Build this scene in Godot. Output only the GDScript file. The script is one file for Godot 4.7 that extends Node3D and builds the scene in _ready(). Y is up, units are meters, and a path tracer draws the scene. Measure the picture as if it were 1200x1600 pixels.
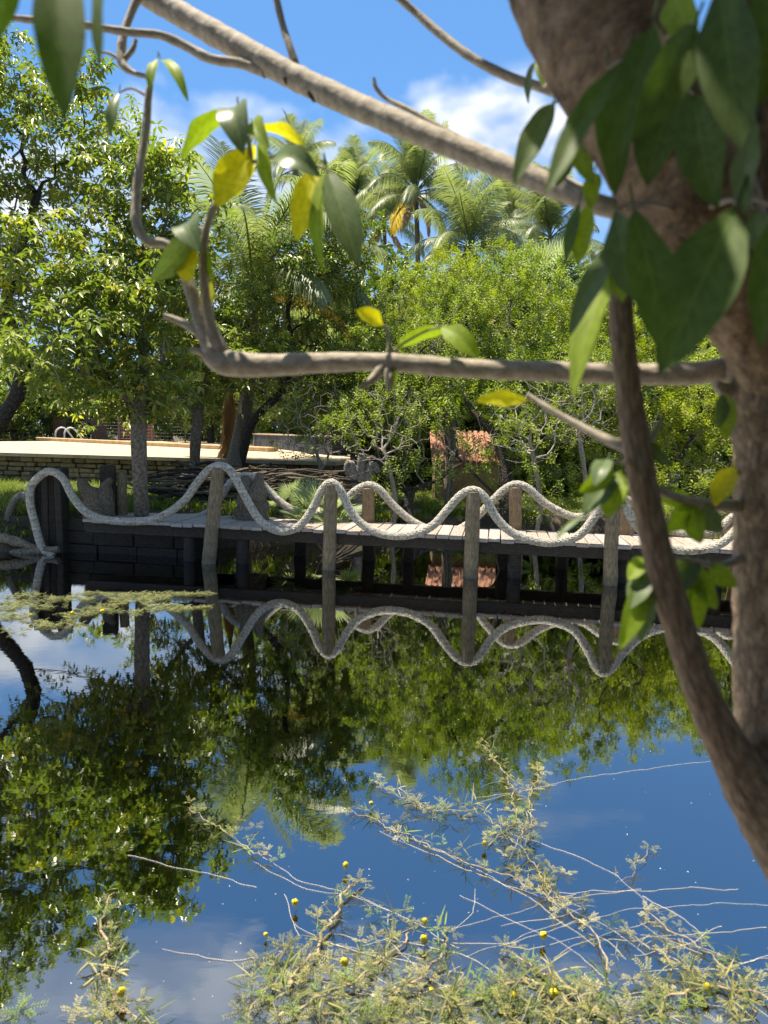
extends Node3D
# A pond with a low boardwalk whose posts carry two thick ropes, scrub, coconut palms and a pool terrace behind it,
# floating weeds in front, and a tree beside the viewer whose branches cross the view. y up, metres, water at y = 0.

const EYE := Vector3(0, 1.6, 0)
const LENS := 1110.0
const PITCH := 6.17
const ROLL := 1.3
const EXPOSURE := 2.42
const SUN_TO := Vector3(-0.28, 0.93, -0.16)

var look: Basis
var M := {}
var used := {}


# ---------------------------------------------------------------- mesh buffer
class Buf:
	var v := PackedVector3Array()
	var n := PackedVector3Array()
	var t := PackedVector2Array()
	var x := PackedInt32Array()

	func put(p: Vector3, nn: Vector3, u := Vector2.ZERO) -> int:
		v.append(p)
		n.append(nn)
		t.append(u)
		return v.size() - 1

	func tri(a: int, b: int, c: int) -> void:
		x.append(a)
		x.append(c)
		x.append(b)

	func quad(a: int, b: int, c: int, d: int) -> void:
		tri(a, b, c)
		tri(a, c, d)

	func poly(pts: Array, inside: Vector3) -> void:
		var nn: Vector3 = (pts[1] - pts[0]).cross(pts[2] - pts[0]).normalized()
		var mid := Vector3.ZERO
		for p in pts:
			mid += p
		mid /= pts.size()
		if nn.dot(mid - inside) < 0.0:
			pts = pts.duplicate()
			pts.reverse()
			nn = -nn
		var first := v.size()
		for p in pts:
			put(p, nn, Vector2(p.x + p.z, p.y))
		for k in range(1, pts.size() - 1):
			tri(first, first + k, first + k + 1)

	# a box with chamfered edges; wob moves its eight corners
	func box(at: Vector3, b: Basis, size: Vector3, ch := 0.006, rng: RandomNumberGenerator = null, wob := 0.0) -> void:
		var c := {}
		for sx in [-1, 1]:
			for sy in [-1, 1]:
				for sz in [-1, 1]:
					var j := Vector3.ZERO
					if rng:
						j = Vector3(rng.randf_range(-wob, wob), rng.randf_range(-wob, wob), rng.randf_range(-wob, wob))
					var h := size * 0.5
					var s := Vector3(sx, sy, sz)
					var three := []
					for k in 3:
						var q := Vector3(ch, ch, ch)
						q[k] = 0.0
						three.append(at + b * ((h - q) * s + j))
					c[Vector3i(sx, sy, sz)] = three
		var mid := at
		for k in 3:
			var a := (k + 1) % 3
			var d := (k + 2) % 3
			for s in [-1, 1]:
				var f := []
				for pr in [[-1, -1], [1, -1], [1, 1], [-1, 1]]:
					var key := Vector3i.ZERO
					key[k] = s
					key[a] = pr[0]
					key[d] = pr[1]
					f.append(c[key][k])
				poly(f, mid)
			if ch > 0.0:
				for s1 in [-1, 1]:
					for s2 in [-1, 1]:
						var k0 := Vector3i.ZERO
						k0[a] = s1
						k0[d] = s2
						var k1 := k0
						k0[k] = -1
						k1[k] = 1
						poly([c[k0][a], c[k1][a], c[k1][d], c[k0][d]], mid)
		if ch > 0.0:
			for key in c:
				poly(c[key], mid)

	# a tube along pts with radii rad; lob > 0 makes that many twisted strands
	func tube(pts: PackedVector3Array, rad: PackedFloat32Array, sides: int, cap := true, per := 0.3, lob := 0, pitch := 1.0, depth := 0.0, lump := 0.0, ln: FastNoiseLite = null) -> void:
		var m := pts.size()
		if m < 2:
			return
		var nn := Vector3.UP
		var t0 := (pts[1] - pts[0]).normalized()
		if absf(t0.dot(nn)) > 0.9:
			nn = Vector3.RIGHT
		nn = (nn - t0 * nn.dot(t0)).normalized()
		var len := 0.0
		var first := v.size()
		var around := maxf(1.0, roundf(TAU * rad[0] / per))
		for i in m:
			var tg := (pts[mini(i + 1, m - 1)] - pts[maxi(i - 1, 0)]).normalized()
			nn = (nn - tg * nn.dot(tg)).normalized()
			var bb := tg.cross(nn)
			if i > 0:
				len += pts[i].distance_to(pts[i - 1])
			var dr := 0.0
			if i < m - 1:
				dr = (rad[i] - rad[i + 1]) / maxf(1e-5, pts[i].distance_to(pts[i + 1]))
			for j in sides + 1:
				var a := TAU * j / sides
				var r := rad[i]
				var da := 0.0
				if lob > 0:
					# a plait: strands of both hands crossing over each other
					var ph := a * lob * 0.5 - len * pitch
					var qh := a * lob * 0.5 + len * pitch
					r *= 1.0 - depth + depth * absf(cos(ph) * cos(qh))
					da = depth * lob * 0.5 * (sin(ph) * cos(qh) + cos(ph) * sin(qh)) * signf(cos(ph) * cos(qh))
				var d := nn * cos(a) + bb * sin(a)
				if ln:
					r *= 1.0 + lump * ln.get_noise_3dv((pts[i] + d * rad[i]) * 100.0)
				var side := bb * cos(a) - nn * sin(a)
				put(pts[i] + d * r, (d + tg * dr + side * da * 1.6).normalized(), Vector2(float(j) / sides * around, len / per))
		for i in m - 1:
			for j in sides:
				var q := first + i * (sides + 1) + j
				quad(q, q + 1, q + sides + 2, q + sides + 1)
		if cap:
			for e in [0, m - 1]:
				var nrm := (pts[0] - pts[1]).normalized() if e == 0 else (pts[m - 1] - pts[m - 2]).normalized()
				var c := put(pts[e] + nrm * rad[e] * 0.25, nrm, Vector2(0.5, len / per))
				var s := v.size()
				for j in sides:
					var o: int = first + e * (sides + 1) + j
					put(v[o], (n[o] + nrm * 1.5).normalized(), t[o])
				for j in sides:
					if e == 0:
						tri(c, s + (j + 1) % sides, s + j)
					else:
						tri(c, s + j, s + (j + 1) % sides)

	func mesh(mat: Material) -> ArrayMesh:
		var a := []
		a.resize(Mesh.ARRAY_MAX)
		a[Mesh.ARRAY_VERTEX] = v
		a[Mesh.ARRAY_NORMAL] = n
		a[Mesh.ARRAY_TEX_UV] = t
		a[Mesh.ARRAY_INDEX] = x
		var am := ArrayMesh.new()
		am.add_surface_from_arrays(Mesh.PRIMITIVE_TRIANGLES, a)
		am.surface_set_material(0, mat)
		return am


# ---------------------------------------------------------------- naming and placing
func at(px: float, py: float, d: float) -> Vector3:
	return EYE + look * Vector3((px - 600.0) / LENS * d, -(py - 800.0) / LENS * d, -d)


func on_level(px: float, py: float, level := 0.0) -> Vector3:
	var r := at(px, py, 1.0) - EYE
	return EYE + r * ((level - EYE.y) / r.y)


func numbered(called: String) -> String:
	var k: int = used.get(called, 0)
	used[called] = k + 1
	return called if k == 0 else "%s_%03d" % [called, k]


func tag(o: Node3D, label: String, category: String, group := "", kind := "") -> Node3D:
	if label:
		o.set_meta("label", label)
	if category:
		o.set_meta("category", category)
	if group:
		o.set_meta("group", group)
	if kind:
		o.set_meta("kind", kind)
	return o


func thing(called: String, label: String, category: String, where := Vector3.ZERO, group := "") -> Node3D:
	var o := Node3D.new()
	o.name = numbered(called)
	o.position = where
	add_child(o)
	tag(o, label, category, group)
	return o


# a part whose shape was made in world places
func part(called: String, b: Buf, mat: Material, parent: Node3D = self, kind := "") -> MeshInstance3D:
	var o := MeshInstance3D.new()
	o.mesh = b.mesh(mat)
	if parent == self:
		o.name = numbered(called)
		add_child(o)
	else:
		o.name = called
		var up := Vector3.ZERO
		var q: Node = parent
		while q != self and q is Node3D:
			up += q.position
			q = q.get_parent()
		o.position = -up
		parent.add_child(o, true)
	if kind:
		o.set_meta("kind", kind)
	return o


func shared(called: String, m: Mesh, tr: Transform3D, parent: Node3D) -> MeshInstance3D:
	var o := MeshInstance3D.new()
	o.mesh = m
	o.name = called
	o.transform = tr
	parent.add_child(o, true)
	return o


func scatter(called: String, m: Mesh, places: Array, tints: Array, parent: Node3D = self) -> MultiMeshInstance3D:
	var mm := MultiMesh.new()
	mm.transform_format = MultiMesh.TRANSFORM_3D
	mm.use_colors = true
	mm.mesh = m
	mm.instance_count = places.size()
	for i in places.size():
		mm.set_instance_transform(i, places[i])
		mm.set_instance_color(i, tints[i])
	var o := MultiMeshInstance3D.new()
	o.multimesh = mm
	o.set_meta("kind", "stuff")
	if parent == self:
		o.name = numbered(called)
		add_child(o)
	else:
		o.name = called
		o.position = -parent.position
		parent.add_child(o, true)
	return o


func seeded(s: int) -> RandomNumberGenerator:
	var r := RandomNumberGenerator.new()
	r.seed = s * 7919 + 13
	return r


func sphere_dir(r: RandomNumberGenerator) -> Vector3:
	var y := r.randf_range(-1, 1)
	var a := r.randf() * TAU
	var q := sqrt(1.0 - y * y)
	return Vector3(q * cos(a), y, q * sin(a))


# Catmull-Rom through rows of [Vector3, radius]
func smooth(pts: Array, rads: Array, step: float) -> Array:
	var op := PackedVector3Array()
	var orr := PackedFloat32Array()
	var m := pts.size()
	for i in m - 1:
		var a: Vector3 = pts[maxi(i - 1, 0)]
		var b: Vector3 = pts[i]
		var c: Vector3 = pts[i + 1]
		var d: Vector3 = pts[mini(i + 2, m - 1)]
		var k := maxi(1, int(ceil(b.distance_to(c) / step)))
		for j in k:
			var u := float(j) / k
			op.append(b.cubic_interpolate(c, a, d, u))
			orr.append(lerpf(rads[i], rads[i + 1], u))
	op.append(pts[m - 1])
	orr.append(rads[m - 1])
	return [op, orr]


func basis_of(fwd: Vector3, up: Vector3) -> Basis:
	var x := fwd.normalized()
	var z := x.cross(up)
	if z.length() < 0.01:
		z = x.cross(Vector3.RIGHT)
	z = z.normalized()
	return Basis(x, z.cross(x), z)


# ---------------------------------------------------------------- materials
func ramp_tex(size: int, seed_: int, f1: float, f2: float, mixed: float, cols: Array, stops: Array, relief := false) -> ImageTexture:
	var a := FastNoiseLite.new()
	a.seed = seed_
	a.frequency = f1
	a.fractal_octaves = 4
	var b := FastNoiseLite.new()
	b.seed = seed_ + 5
	b.frequency = f2
	b.fractal_octaves = 3
	var da := a.get_seamless_image(size, size).get_data()
	var db := b.get_seamless_image(size, size).get_data()
	var lut := PackedByteArray()
	lut.resize(1024)
	for i in 256:
		var u := i / 255.0
		var c: Color = cols[cols.size() - 1]
		for k in range(stops.size() - 1):
			if u <= stops[k + 1]:
				c = cols[k].lerp(cols[k + 1], clampf((u - stops[k]) / maxf(1e-4, stops[k + 1] - stops[k]), 0, 1))
				break
		c = c.linear_to_srgb()
		lut[i * 4] = int(clampf(c.r, 0, 1) * 255)
		lut[i * 4 + 1] = int(clampf(c.g, 0, 1) * 255)
		lut[i * 4 + 2] = int(clampf(c.b, 0, 1) * 255)
	var out := PackedByteArray()
	out.resize(size * size * 3)
	for i in size * size:
		var q := int(da[i] * (1.0 - mixed) + db[i] * mixed) * 4
		out[i * 3] = lut[q]
		out[i * 3 + 1] = lut[q + 1]
		out[i * 3 + 2] = lut[q + 2]
	var im := Image.create_from_data(size, size, false, Image.FORMAT_RGB8, out)
	return ImageTexture.create_from_image(im)


func grey_tex(size: int, seed_: int, f: float, oct := 4) -> ImageTexture:
	var a := FastNoiseLite.new()
	a.seed = seed_
	a.frequency = f
	a.fractal_octaves = oct
	return ImageTexture.create_from_image(a.get_seamless_image(size, size))


func mat(called: String, tex: Texture2D, rough: float, scale := Vector3.ZERO, bump: Texture2D = null, cm := 0.0, world := false) -> StandardMaterial3D:
	var m := StandardMaterial3D.new()
	m.resource_name = called
	m.roughness = rough
	if tex:
		m.albedo_texture = tex
	if scale != Vector3.ZERO:
		m.uv1_triplanar = true
		m.uv1_world_triplanar = world
		m.uv1_scale = scale
	if bump:
		m.heightmap_enabled = true
		m.heightmap_texture = bump
		m.heightmap_scale = cm
	M[called] = m
	return m


func plain(called: String, c: Color, rough: float, through := 0.0, glow := Color(0.75, 1.0, 0.22), tinted := true) -> StandardMaterial3D:
	var m := StandardMaterial3D.new()
	m.resource_name = called
	m.albedo_color = c.linear_to_srgb()
	m.roughness = rough
	m.vertex_color_use_as_albedo = tinted
	if through > 0.0:
		m.backlight_enabled = true
		m.backlight = (glow * (2.0 * through)).linear_to_srgb()
	M[called] = m
	return m


func leaf_tex(base: Color, rib: Color, seed_: int) -> ImageTexture:
	var w := 96
	var h := 192
	var nz := FastNoiseLite.new()
	nz.seed = seed_
	nz.frequency = 0.035
	var im := Image.create(w, h, false, Image.FORMAT_RGB8)
	for y in h:
		for x in w:
			var u := absf((x + 0.5) / w - 0.5) * 2.0
			var s := (y + 0.5) / h
			var k := clampf(1.0 - u / 0.05, 0.0, 1.0)
			var ph := fposmod(s * 11.0 - u * 2.4, 1.0)
			k = maxf(k, 0.6 * clampf(1.0 - absf(ph - 0.5) / 0.09, 0.0, 1.0) * (1.0 - 0.4 * u))
			var c := base * (1.0 + 0.3 * nz.get_noise_2d(x, y))
			if nz.get_noise_2d(x * 3.1 + 300, y * 3.1) > 0.52:
				c = c.lerp(Color(0.1, 0.07, 0.03), 0.5)
			c = c.lerp(rib, k)
			im.set_pixel(x, y, Color(c.r, c.g, c.b).linear_to_srgb())
	return ImageTexture.create_from_image(im)


func fg_leaf_mat(called: String, base: Color, rib: Color, through: float, glow: Color, rough: float, seed_: int) -> void:
	var m := StandardMaterial3D.new()
	m.resource_name = called
	m.albedo_texture = leaf_tex(base, rib, seed_)
	m.roughness = rough
	m.metallic_specular = 0.25
	m.backlight_enabled = true
	m.backlight = (glow * (2.0 * through)).linear_to_srgb()
	M[called] = m


func make_materials() -> void:
	var rough_h := grey_tex(256, 3, 0.03)
	var fine_h := grey_tex(256, 4, 0.09)
	var c := func(r, g, b): return Color(r, g, b)
	mat("ground", ramp_tex(512, 11, 0.012, 0.09, 0.5, [Color(0.02, 0.015, 0.01), Color(0.05, 0.037, 0.023), Color(0.085, 0.065, 0.04), Color(0.17, 0.135, 0.09)], [0.1, 0.45, 0.6, 0.9]), 0.95, Vector3(0.45, 0.45, 0.45), rough_h, 3.0, true)
	mat("deck_grey", ramp_tex(256, 21, 0.02, 0.11, 0.5, [Color(0.13, 0.11, 0.09), Color(0.3, 0.265, 0.235), Color(0.44, 0.4, 0.36)], [0.2, 0.5, 0.85]), 0.85, Vector3(9, 3, 1.2), fine_h, 0.5)
	mat("deck_pale", ramp_tex(256, 22, 0.02, 0.12, 0.5, [Color(0.18, 0.155, 0.13), Color(0.36, 0.325, 0.295), Color(0.5, 0.46, 0.42)], [0.2, 0.5, 0.85]), 0.85, Vector3(9, 3, 1.2), fine_h, 0.5)
	mat("deck_brown", ramp_tex(256, 23, 0.02, 0.12, 0.5, [Color(0.14, 0.1, 0.07), Color(0.33, 0.27, 0.22), Color(0.5, 0.43, 0.37)], [0.2, 0.5, 0.85]), 0.85, Vector3(9, 3, 1.2), fine_h, 0.5)
	mat("wet_wood", ramp_tex(256, 24, 0.02, 0.1, 0.5, [Color(0.018, 0.015, 0.012), Color(0.045, 0.036, 0.027), Color(0.11, 0.09, 0.068)], [0.2, 0.6, 0.95]), 0.9, Vector3(2, 6, 6), fine_h, 0.8)
	mat("dark_stump", ramp_tex(256, 25, 0.02, 0.1, 0.5, [Color(0.015, 0.012, 0.01), Color(0.05, 0.04, 0.03), Color(0.13, 0.105, 0.08)], [0.2, 0.55, 0.9]), 0.9, Vector3(9, 1.6, 9), fine_h, 1.5)
	mat("grey_post", ramp_tex(256, 26, 0.02, 0.1, 0.5, [Color(0.07, 0.055, 0.03), Color(0.23, 0.18, 0.105), Color(0.38, 0.31, 0.19)], [0.2, 0.5, 0.85]), 0.85, Vector3(9, 1.6, 9), fine_h, 1.0)
	mat("tan_post", ramp_tex(256, 27, 0.02, 0.1, 0.5, [Color(0.13, 0.085, 0.045), Color(0.29, 0.2, 0.11), Color(0.43, 0.32, 0.19)], [0.2, 0.5, 0.85]), 0.85, Vector3(9, 1.6, 9), fine_h, 1.0)
	mat("rope", ramp_tex(256, 28, 0.012, 0.15, 0.4, [Color(0.15, 0.135, 0.1), Color(0.43, 0.4, 0.325), Color(0.62, 0.585, 0.5)], [0.25, 0.5, 0.75]), 0.95, Vector3(7, 7, 7), fine_h, 0.6)
	mat("rope_dark", ramp_tex(256, 29, 0.03, 0.15, 0.55, [Color(0.05, 0.045, 0.04), Color(0.16, 0.15, 0.12), Color(0.4, 0.38, 0.33)], [0.22, 0.5, 0.85]), 0.95, Vector3(6, 6, 6), fine_h, 0.6)
	mat("concrete", ramp_tex(256, 30, 0.015, 0.1, 0.45, [Color(0.26, 0.2, 0.13), Color(0.4, 0.32, 0.215), Color(0.5, 0.41, 0.29)], [0.2, 0.45, 0.85]), 0.9, Vector3(0.5, 0.5, 0.5), fine_h, 0.3, true)
	mat("coping", ramp_tex(256, 31, 0.02, 0.1, 0.45, [Color(0.3, 0.18, 0.08), Color(0.45, 0.3, 0.14), Color(0.55, 0.39, 0.2)], [0.2, 0.45, 0.85]), 0.8, Vector3(0.8, 0.8, 0.8), fine_h, 0.3, true)
	for k in 3:
		var s: float = [0.75, 1.0, 1.25][k]
		mat("stone_%d" % k, ramp_tex(128, 40 + k, 0.03, 0.12, 0.5, [Color(0.13, 0.1, 0.06) * s, Color(0.27, 0.2, 0.11) * s, Color(0.38, 0.3, 0.18) * s], [0.2, 0.5, 0.85]), 0.92, Vector3(3, 3, 3), rough_h, 1.0)
	mat("mortar", ramp_tex(128, 44, 0.03, 0.12, 0.5, [Color(0.05, 0.04, 0.03), Color(0.13, 0.1, 0.07), Color(0.2, 0.16, 0.11)], [0.2, 0.5, 0.85]), 0.95, Vector3(2, 2, 2), rough_h, 1.0, true)
	mat("bark_grey", ramp_tex(256, 50, 0.02, 0.09, 0.5, [Color(0.05, 0.04, 0.03), Color(0.17, 0.14, 0.1), Color(0.3, 0.26, 0.2)], [0.2, 0.5, 0.85]), 0.92, Vector3.ZERO, rough_h, 1.5)
	mat("bark_dark", ramp_tex(256, 51, 0.02, 0.09, 0.5, [Color(0.015, 0.012, 0.01), Color(0.045, 0.036, 0.028), Color(0.11, 0.09, 0.07)], [0.2, 0.5, 0.85]), 0.92, Vector3.ZERO, rough_h, 1.5)
	mat("twig_grey", ramp_tex(128, 52, 0.03, 0.1, 0.5, [Color(0.12, 0.1, 0.08), Color(0.25, 0.21, 0.17), Color(0.38, 0.34, 0.28)], [0.2, 0.5, 0.85]), 0.9)
	mat("old_wood", ramp_tex(256, 63, 0.02, 0.1, 0.5, [Color(0.05, 0.04, 0.03), Color(0.17, 0.135, 0.09), Color(0.3, 0.25, 0.18)], [0.2, 0.5, 0.85]), 0.9, Vector3.ZERO, rough_h, 2.0)
	mat("twig_pale", ramp_tex(128, 64, 0.03, 0.1, 0.5, [Color(0.2, 0.175, 0.14), Color(0.36, 0.32, 0.27), Color(0.5, 0.46, 0.4)], [0.2, 0.5, 0.85]), 0.9)
	mat("driftwood", ramp_tex(256, 53, 0.02, 0.1, 0.5, [Color(0.12, 0.1, 0.085), Color(0.3, 0.26, 0.22), Color(0.48, 0.44, 0.4)], [0.2, 0.5, 0.85]), 0.9, Vector3.ZERO, rough_h, 2.0)
	mat("palm_trunk", ramp_tex(256, 54, 0.02, 0.09, 0.5, [Color(0.07, 0.055, 0.04), Color(0.2, 0.16, 0.12), Color(0.32, 0.28, 0.22)], [0.2, 0.5, 0.85]), 0.92, Vector3.ZERO, rough_h, 1.5)
	mat("near_bark", ramp_tex(512, 55, 0.011, 0.05, 0.4, [Color(0.09, 0.072, 0.052), Color(0.235, 0.2, 0.152), Color(0.31, 0.27, 0.21), Color(0.42, 0.38, 0.315)], [0.16, 0.36, 0.6, 0.88]), 0.8, Vector3.ZERO, rough_h, 0.08)
	mat("old_bark", ramp_tex(512, 56, 0.008, 0.05, 0.3, [Color(0.06, 0.04, 0.025), Color(0.14, 0.095, 0.06), Color(0.2, 0.14, 0.09), Color(0.29, 0.215, 0.145)], [0.2, 0.42, 0.6, 0.85]), 0.85, Vector3.ZERO, rough_h, 0.3)
	mat("stalk", ramp_tex(128, 57, 0.03, 0.1, 0.5, [Color(0.16, 0.11, 0.07), Color(0.33, 0.25, 0.17), Color(0.46, 0.38, 0.28)], [0.2, 0.5, 0.85]), 0.8)
	mat("thread", ramp_tex(128, 62, 0.03, 0.1, 0.5, [Color(0.4, 0.36, 0.3), Color(0.6, 0.56, 0.5), Color(0.7, 0.68, 0.63)], [0.2, 0.5, 0.85]), 0.7)
	mat("terracotta", ramp_tex(128, 58, 0.03, 0.1, 0.5, [Color(0.22, 0.09, 0.05), Color(0.4, 0.18, 0.11), Color(0.52, 0.3, 0.21)], [0.2, 0.5, 0.85]), 0.85, Vector3(3, 3, 3))
	mat("ochre_wall", ramp_tex(128, 59, 0.03, 0.1, 0.5, [Color(0.2, 0.14, 0.06), Color(0.32, 0.23, 0.1), Color(0.4, 0.31, 0.15)], [0.2, 0.5, 0.85]), 0.9, Vector3(1, 1, 1))
	mat("red_board", ramp_tex(128, 60, 0.03, 0.1, 0.5, [Color(0.1, 0.03, 0.02), Color(0.2, 0.06, 0.04), Color(0.27, 0.1, 0.07)], [0.2, 0.5, 0.85]), 0.8, Vector3(4, 1, 4))
	mat("brown_board", ramp_tex(128, 61, 0.03, 0.1, 0.5, [Color(0.06, 0.035, 0.025), Color(0.13, 0.08, 0.055), Color(0.2, 0.13, 0.09)], [0.2, 0.5, 0.85]), 0.85, Vector3(4, 1, 4))
	plain("tile_navy", Color(0.03, 0.035, 0.05), 0.55, 0.0, Color.WHITE, false)
	plain("tile_slate", Color(0.055, 0.06, 0.075), 0.55, 0.0, Color.WHITE, false)
	plain("grout", Color(0.14, 0.14, 0.14), 0.9, 0.0, Color.WHITE, false)
	M.tile_navy.metallic_specular = 0.25
	M.tile_slate.metallic_specular = 0.25
	plain("white_rail", Color(0.75, 0.73, 0.7), 0.35, 0.0, Color.WHITE, false)
	plain("wire", Color(0.16, 0.17, 0.16), 0.6, 0.0, Color.WHITE, false)
	# foliage seen from afar: copies carry a tint
	plain("leaf_left", Color(0.26, 0.305, 0.085), 0.33, 0.42)
	plain("leaf_scrub", Color(0.33, 0.4, 0.065), 0.48, 0.45, Color(0.9, 1.0, 0.2))
	plain("leaf_mid", Color(0.19, 0.245, 0.065), 0.38, 0.38)
	plain("leaf_far", Color(0.2, 0.25, 0.07), 0.45, 0.36)
	plain("frond_green", Color(0.085, 0.115, 0.042), 0.5, 0.2, Color(0.8, 1.0, 0.25), false)
	plain("frond_deep", Color(0.06, 0.085, 0.036), 0.5, 0.18, Color(0.8, 1.0, 0.25), false)
	plain("frond_yellow", Color(0.42, 0.36, 0.06), 0.45, 0.3, Color(1.0, 0.8, 0.15), false)
	plain("frond_dead", Color(0.25, 0.15, 0.07), 0.8, 0.1, Color(1.0, 0.7, 0.3), false)
	plain("fan_green", Color(0.075, 0.115, 0.06), 0.45, 0.25, Color(0.8, 1.0, 0.4), false)
	plain("grass", Color(0.2, 0.26, 0.045), 0.6, 0.35)
	plain("weed", Color(0.29, 0.285, 0.11), 0.65, 0.25, Color(1.0, 1.0, 0.35))
	plain("petal", Color(0.85, 0.7, 0.02), 0.6, 0.2, Color(1.0, 0.9, 0.1), false)
	plain("speck", Color(0.55, 0.54, 0.5), 0.8)
	fg_leaf_mat("leaf_deep", Color(0.105, 0.155, 0.055), Color(0.18, 0.235, 0.095), 0.35, Color(0.75, 1.0, 0.15), 0.5, 71)
	fg_leaf_mat("leaf_fresh", Color(0.24, 0.33, 0.045), Color(0.36, 0.44, 0.1), 0.5, Color(0.9, 1.0, 0.12), 0.48, 72)
	fg_leaf_mat("leaf_young", Color(0.58, 0.57, 0.05), Color(0.66, 0.63, 0.12), 0.6, Color(1.0, 0.98, 0.12), 0.5, 73)
	fg_leaf_mat("leaf_dull", Color(0.13, 0.18, 0.09), Color(0.24, 0.28, 0.15), 0.3, Color(0.85, 1.0, 0.25), 0.32, 74)
	# still dark pond water
	var w := StandardMaterial3D.new()
	w.resource_name = "pond_water"
	w.albedo_color = Color(0.36, 0.37, 0.37).linear_to_srgb()
	w.metallic = 1.0
	w.roughness = 0.015
	var nz := FastNoiseLite.new()
	nz.seed = 90
	nz.frequency = 0.018
	nz.fractal_octaves = 3
	var hi := nz.get_seamless_image(512, 512)
	hi.convert(Image.FORMAT_RGB8)
	hi.bump_map_to_normal_map(6.0)
	w.normal_enabled = true
	w.normal_texture = ImageTexture.create_from_image(hi)
	w.normal_scale = 0.009
	w.uv1_triplanar = true
	w.uv1_world_triplanar = true
	w.uv1_scale = Vector3(0.7, 1.0, 1.9)
	M["water"] = w


# ---------------------------------------------------------------- sky
func make_sky() -> Texture2D:
	var w := 2048
	var h := 1024
	var px := PackedFloat32Array()
	px.resize(w * h * 3)
	var wisp := FastNoiseLite.new()
	wisp.seed = 5
	wisp.frequency = 1.0
	wisp.fractal_octaves = 5
	var puff := FastNoiseLite.new()
	puff.seed = 9
	puff.frequency = 7.0
	puff.fractal_octaves = 5
	var low := Vector3(0.28, 0.395, 0.525)
	var mid := Vector3(0.082, 0.195, 0.405)
	var top := Vector3(0.032, 0.096, 0.258)
	var white := Vector3(0.44, 0.46, 0.49)
	for j in h:
		var e := (0.5 - (j + 0.5) / h) * PI
		var sy := sin(e)
		var cy := cos(e)
		var base: Vector3
		if e < 0.0:
			base = low * 0.5
		elif e < 0.38:
			base = low.lerp(mid, pow(e / 0.38, 0.65))
		else:
			base = mid.lerp(top, pow((e - 0.38) / (PI / 2 - 0.38), 0.75))
		for i in w:
			var c := base
			if e > -0.02:
				var a := wrapf((i + 0.5) / w * TAU, -PI, PI)
				var dx := sin(a) * cy
				var dz := -cos(a) * cy
				var k := 1.0 / (sy + 0.22)
				var q := wisp.get_noise_3d(dx * k * 1.1, dz * k * 2.3, 3.0)
				var q2 := wisp.get_noise_3d(dx * k * 0.5 + 9.0, dz * k * 0.5, 8.0)
				var dens := clampf((q * 0.8 + q2 * 1.0 - 0.06) * 1.8, 0.0, 1.0) * 0.7
				# a bank of cumulus over the palms, and a second one lower in the west
				var p := puff.get_noise_3d(dx * 1.2, sy * 2.4, dz * 1.2)
				for bank in [[0.14, 0.375, 0.17, 0.07, 0.93], [-0.2, 0.345, 0.24, 0.075, 0.55], [-0.62, 0.24, 0.3, 0.12, 0.9], [0.9, 0.3, 0.25, 0.1, 0.9], [2.4, 0.35, 0.4, 0.12, 0.9], [-0.1, 0.74, 0.75, 0.1, 0.7], [-1.9, 0.6, 0.6, 0.12, 0.8], [1.9, 0.7, 0.5, 0.12, 0.8]]:
					var u: float = (a - bank[0]) / bank[2]
					var t: float = (e - bank[1]) / bank[3]
					if absf(u) < 2.5 and absf(t) < 2.5:
						dens = maxf(dens, clampf((1.0 - u * u - t * t + p * 1.5) * 0.9, 0.0, 1.0) * float(bank[4]))
				dens *= clampf((e + 0.02) * 12.0, 0.0, 1.0)
				c = base.lerp(white * (0.86 + 0.3 * clampf(p + 0.3, 0.0, 1.0)), dens)
			var o := (j * w + i) * 3
			px[o] = c.x
			px[o + 1] = c.y
			px[o + 2] = c.z
	var im := Image.create_from_data(w, h, false, Image.FORMAT_RGBF, px.to_byte_array())
	return ImageTexture.create_from_image(im)


func set_up_view() -> void:
	look = Basis(Vector3.RIGHT, -deg_to_rad(PITCH)) * Basis(Vector3.BACK, deg_to_rad(ROLL))
	var cam := Camera3D.new()
	cam.name = "camera"
	cam.position = EYE
	cam.basis = look
	var lens := CameraAttributesPhysical.new()
	lens.frustum_near = 0.05
	lens.frustum_far = 2000.0
	lens.frustum_focal_length = 16.65
	lens.frustum_focus_distance = 8.6
	lens.exposure_aperture = 16.65 / 5.6
	cam.attributes = lens
	cam.current = true
	add_child(cam)
	cam.fov = rad_to_deg(2.0 * atan(800.0 / LENS))
	print("fov ", cam.fov, " far ", cam.far)
	var we := WorldEnvironment.new()
	we.name = "surroundings"
	var env := Environment.new()
	env.background_mode = Environment.BG_SKY
	var sky := Sky.new()
	var sm := PanoramaSkyMaterial.new()
	sm.panorama = make_sky()
	sky.sky_material = sm
	env.sky = sky
	env.tonemap_mode = Environment.TONE_MAPPER_LINEAR
	env.tonemap_exposure = EXPOSURE
	env.sdfgi_enabled = true
	env.ssao_enabled = true
	env.ssil_enabled = true
	we.environment = env
	add_child(we)
	var sun := DirectionalLight3D.new()
	sun.name = "sun"
	sun.light_energy = 1.6
	sun.light_color = Color(1.0, 0.95, 0.86)
	sun.light_angular_distance = 0.5
	sun.shadow_enabled = true
	add_child(sun)
	sun.basis = Basis.looking_at(-SUN_TO.normalized(), Vector3.FORWARD)


# ---------------------------------------------------------------- land and water
const SHORE := [[-40.0, -9.0], [-7.0, -9.0], [-4.4, -9.05], [-3.4, -9.1], [-2.6, -9.35], [-1.0, -10.3], [1.0, -10.7], [3.0, -12.0], [6.0, -13.2], [10.0, -14.0], [16.0, -13.5], [40.0, -12.0]]
var land_noise := FastNoiseLite.new()


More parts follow.
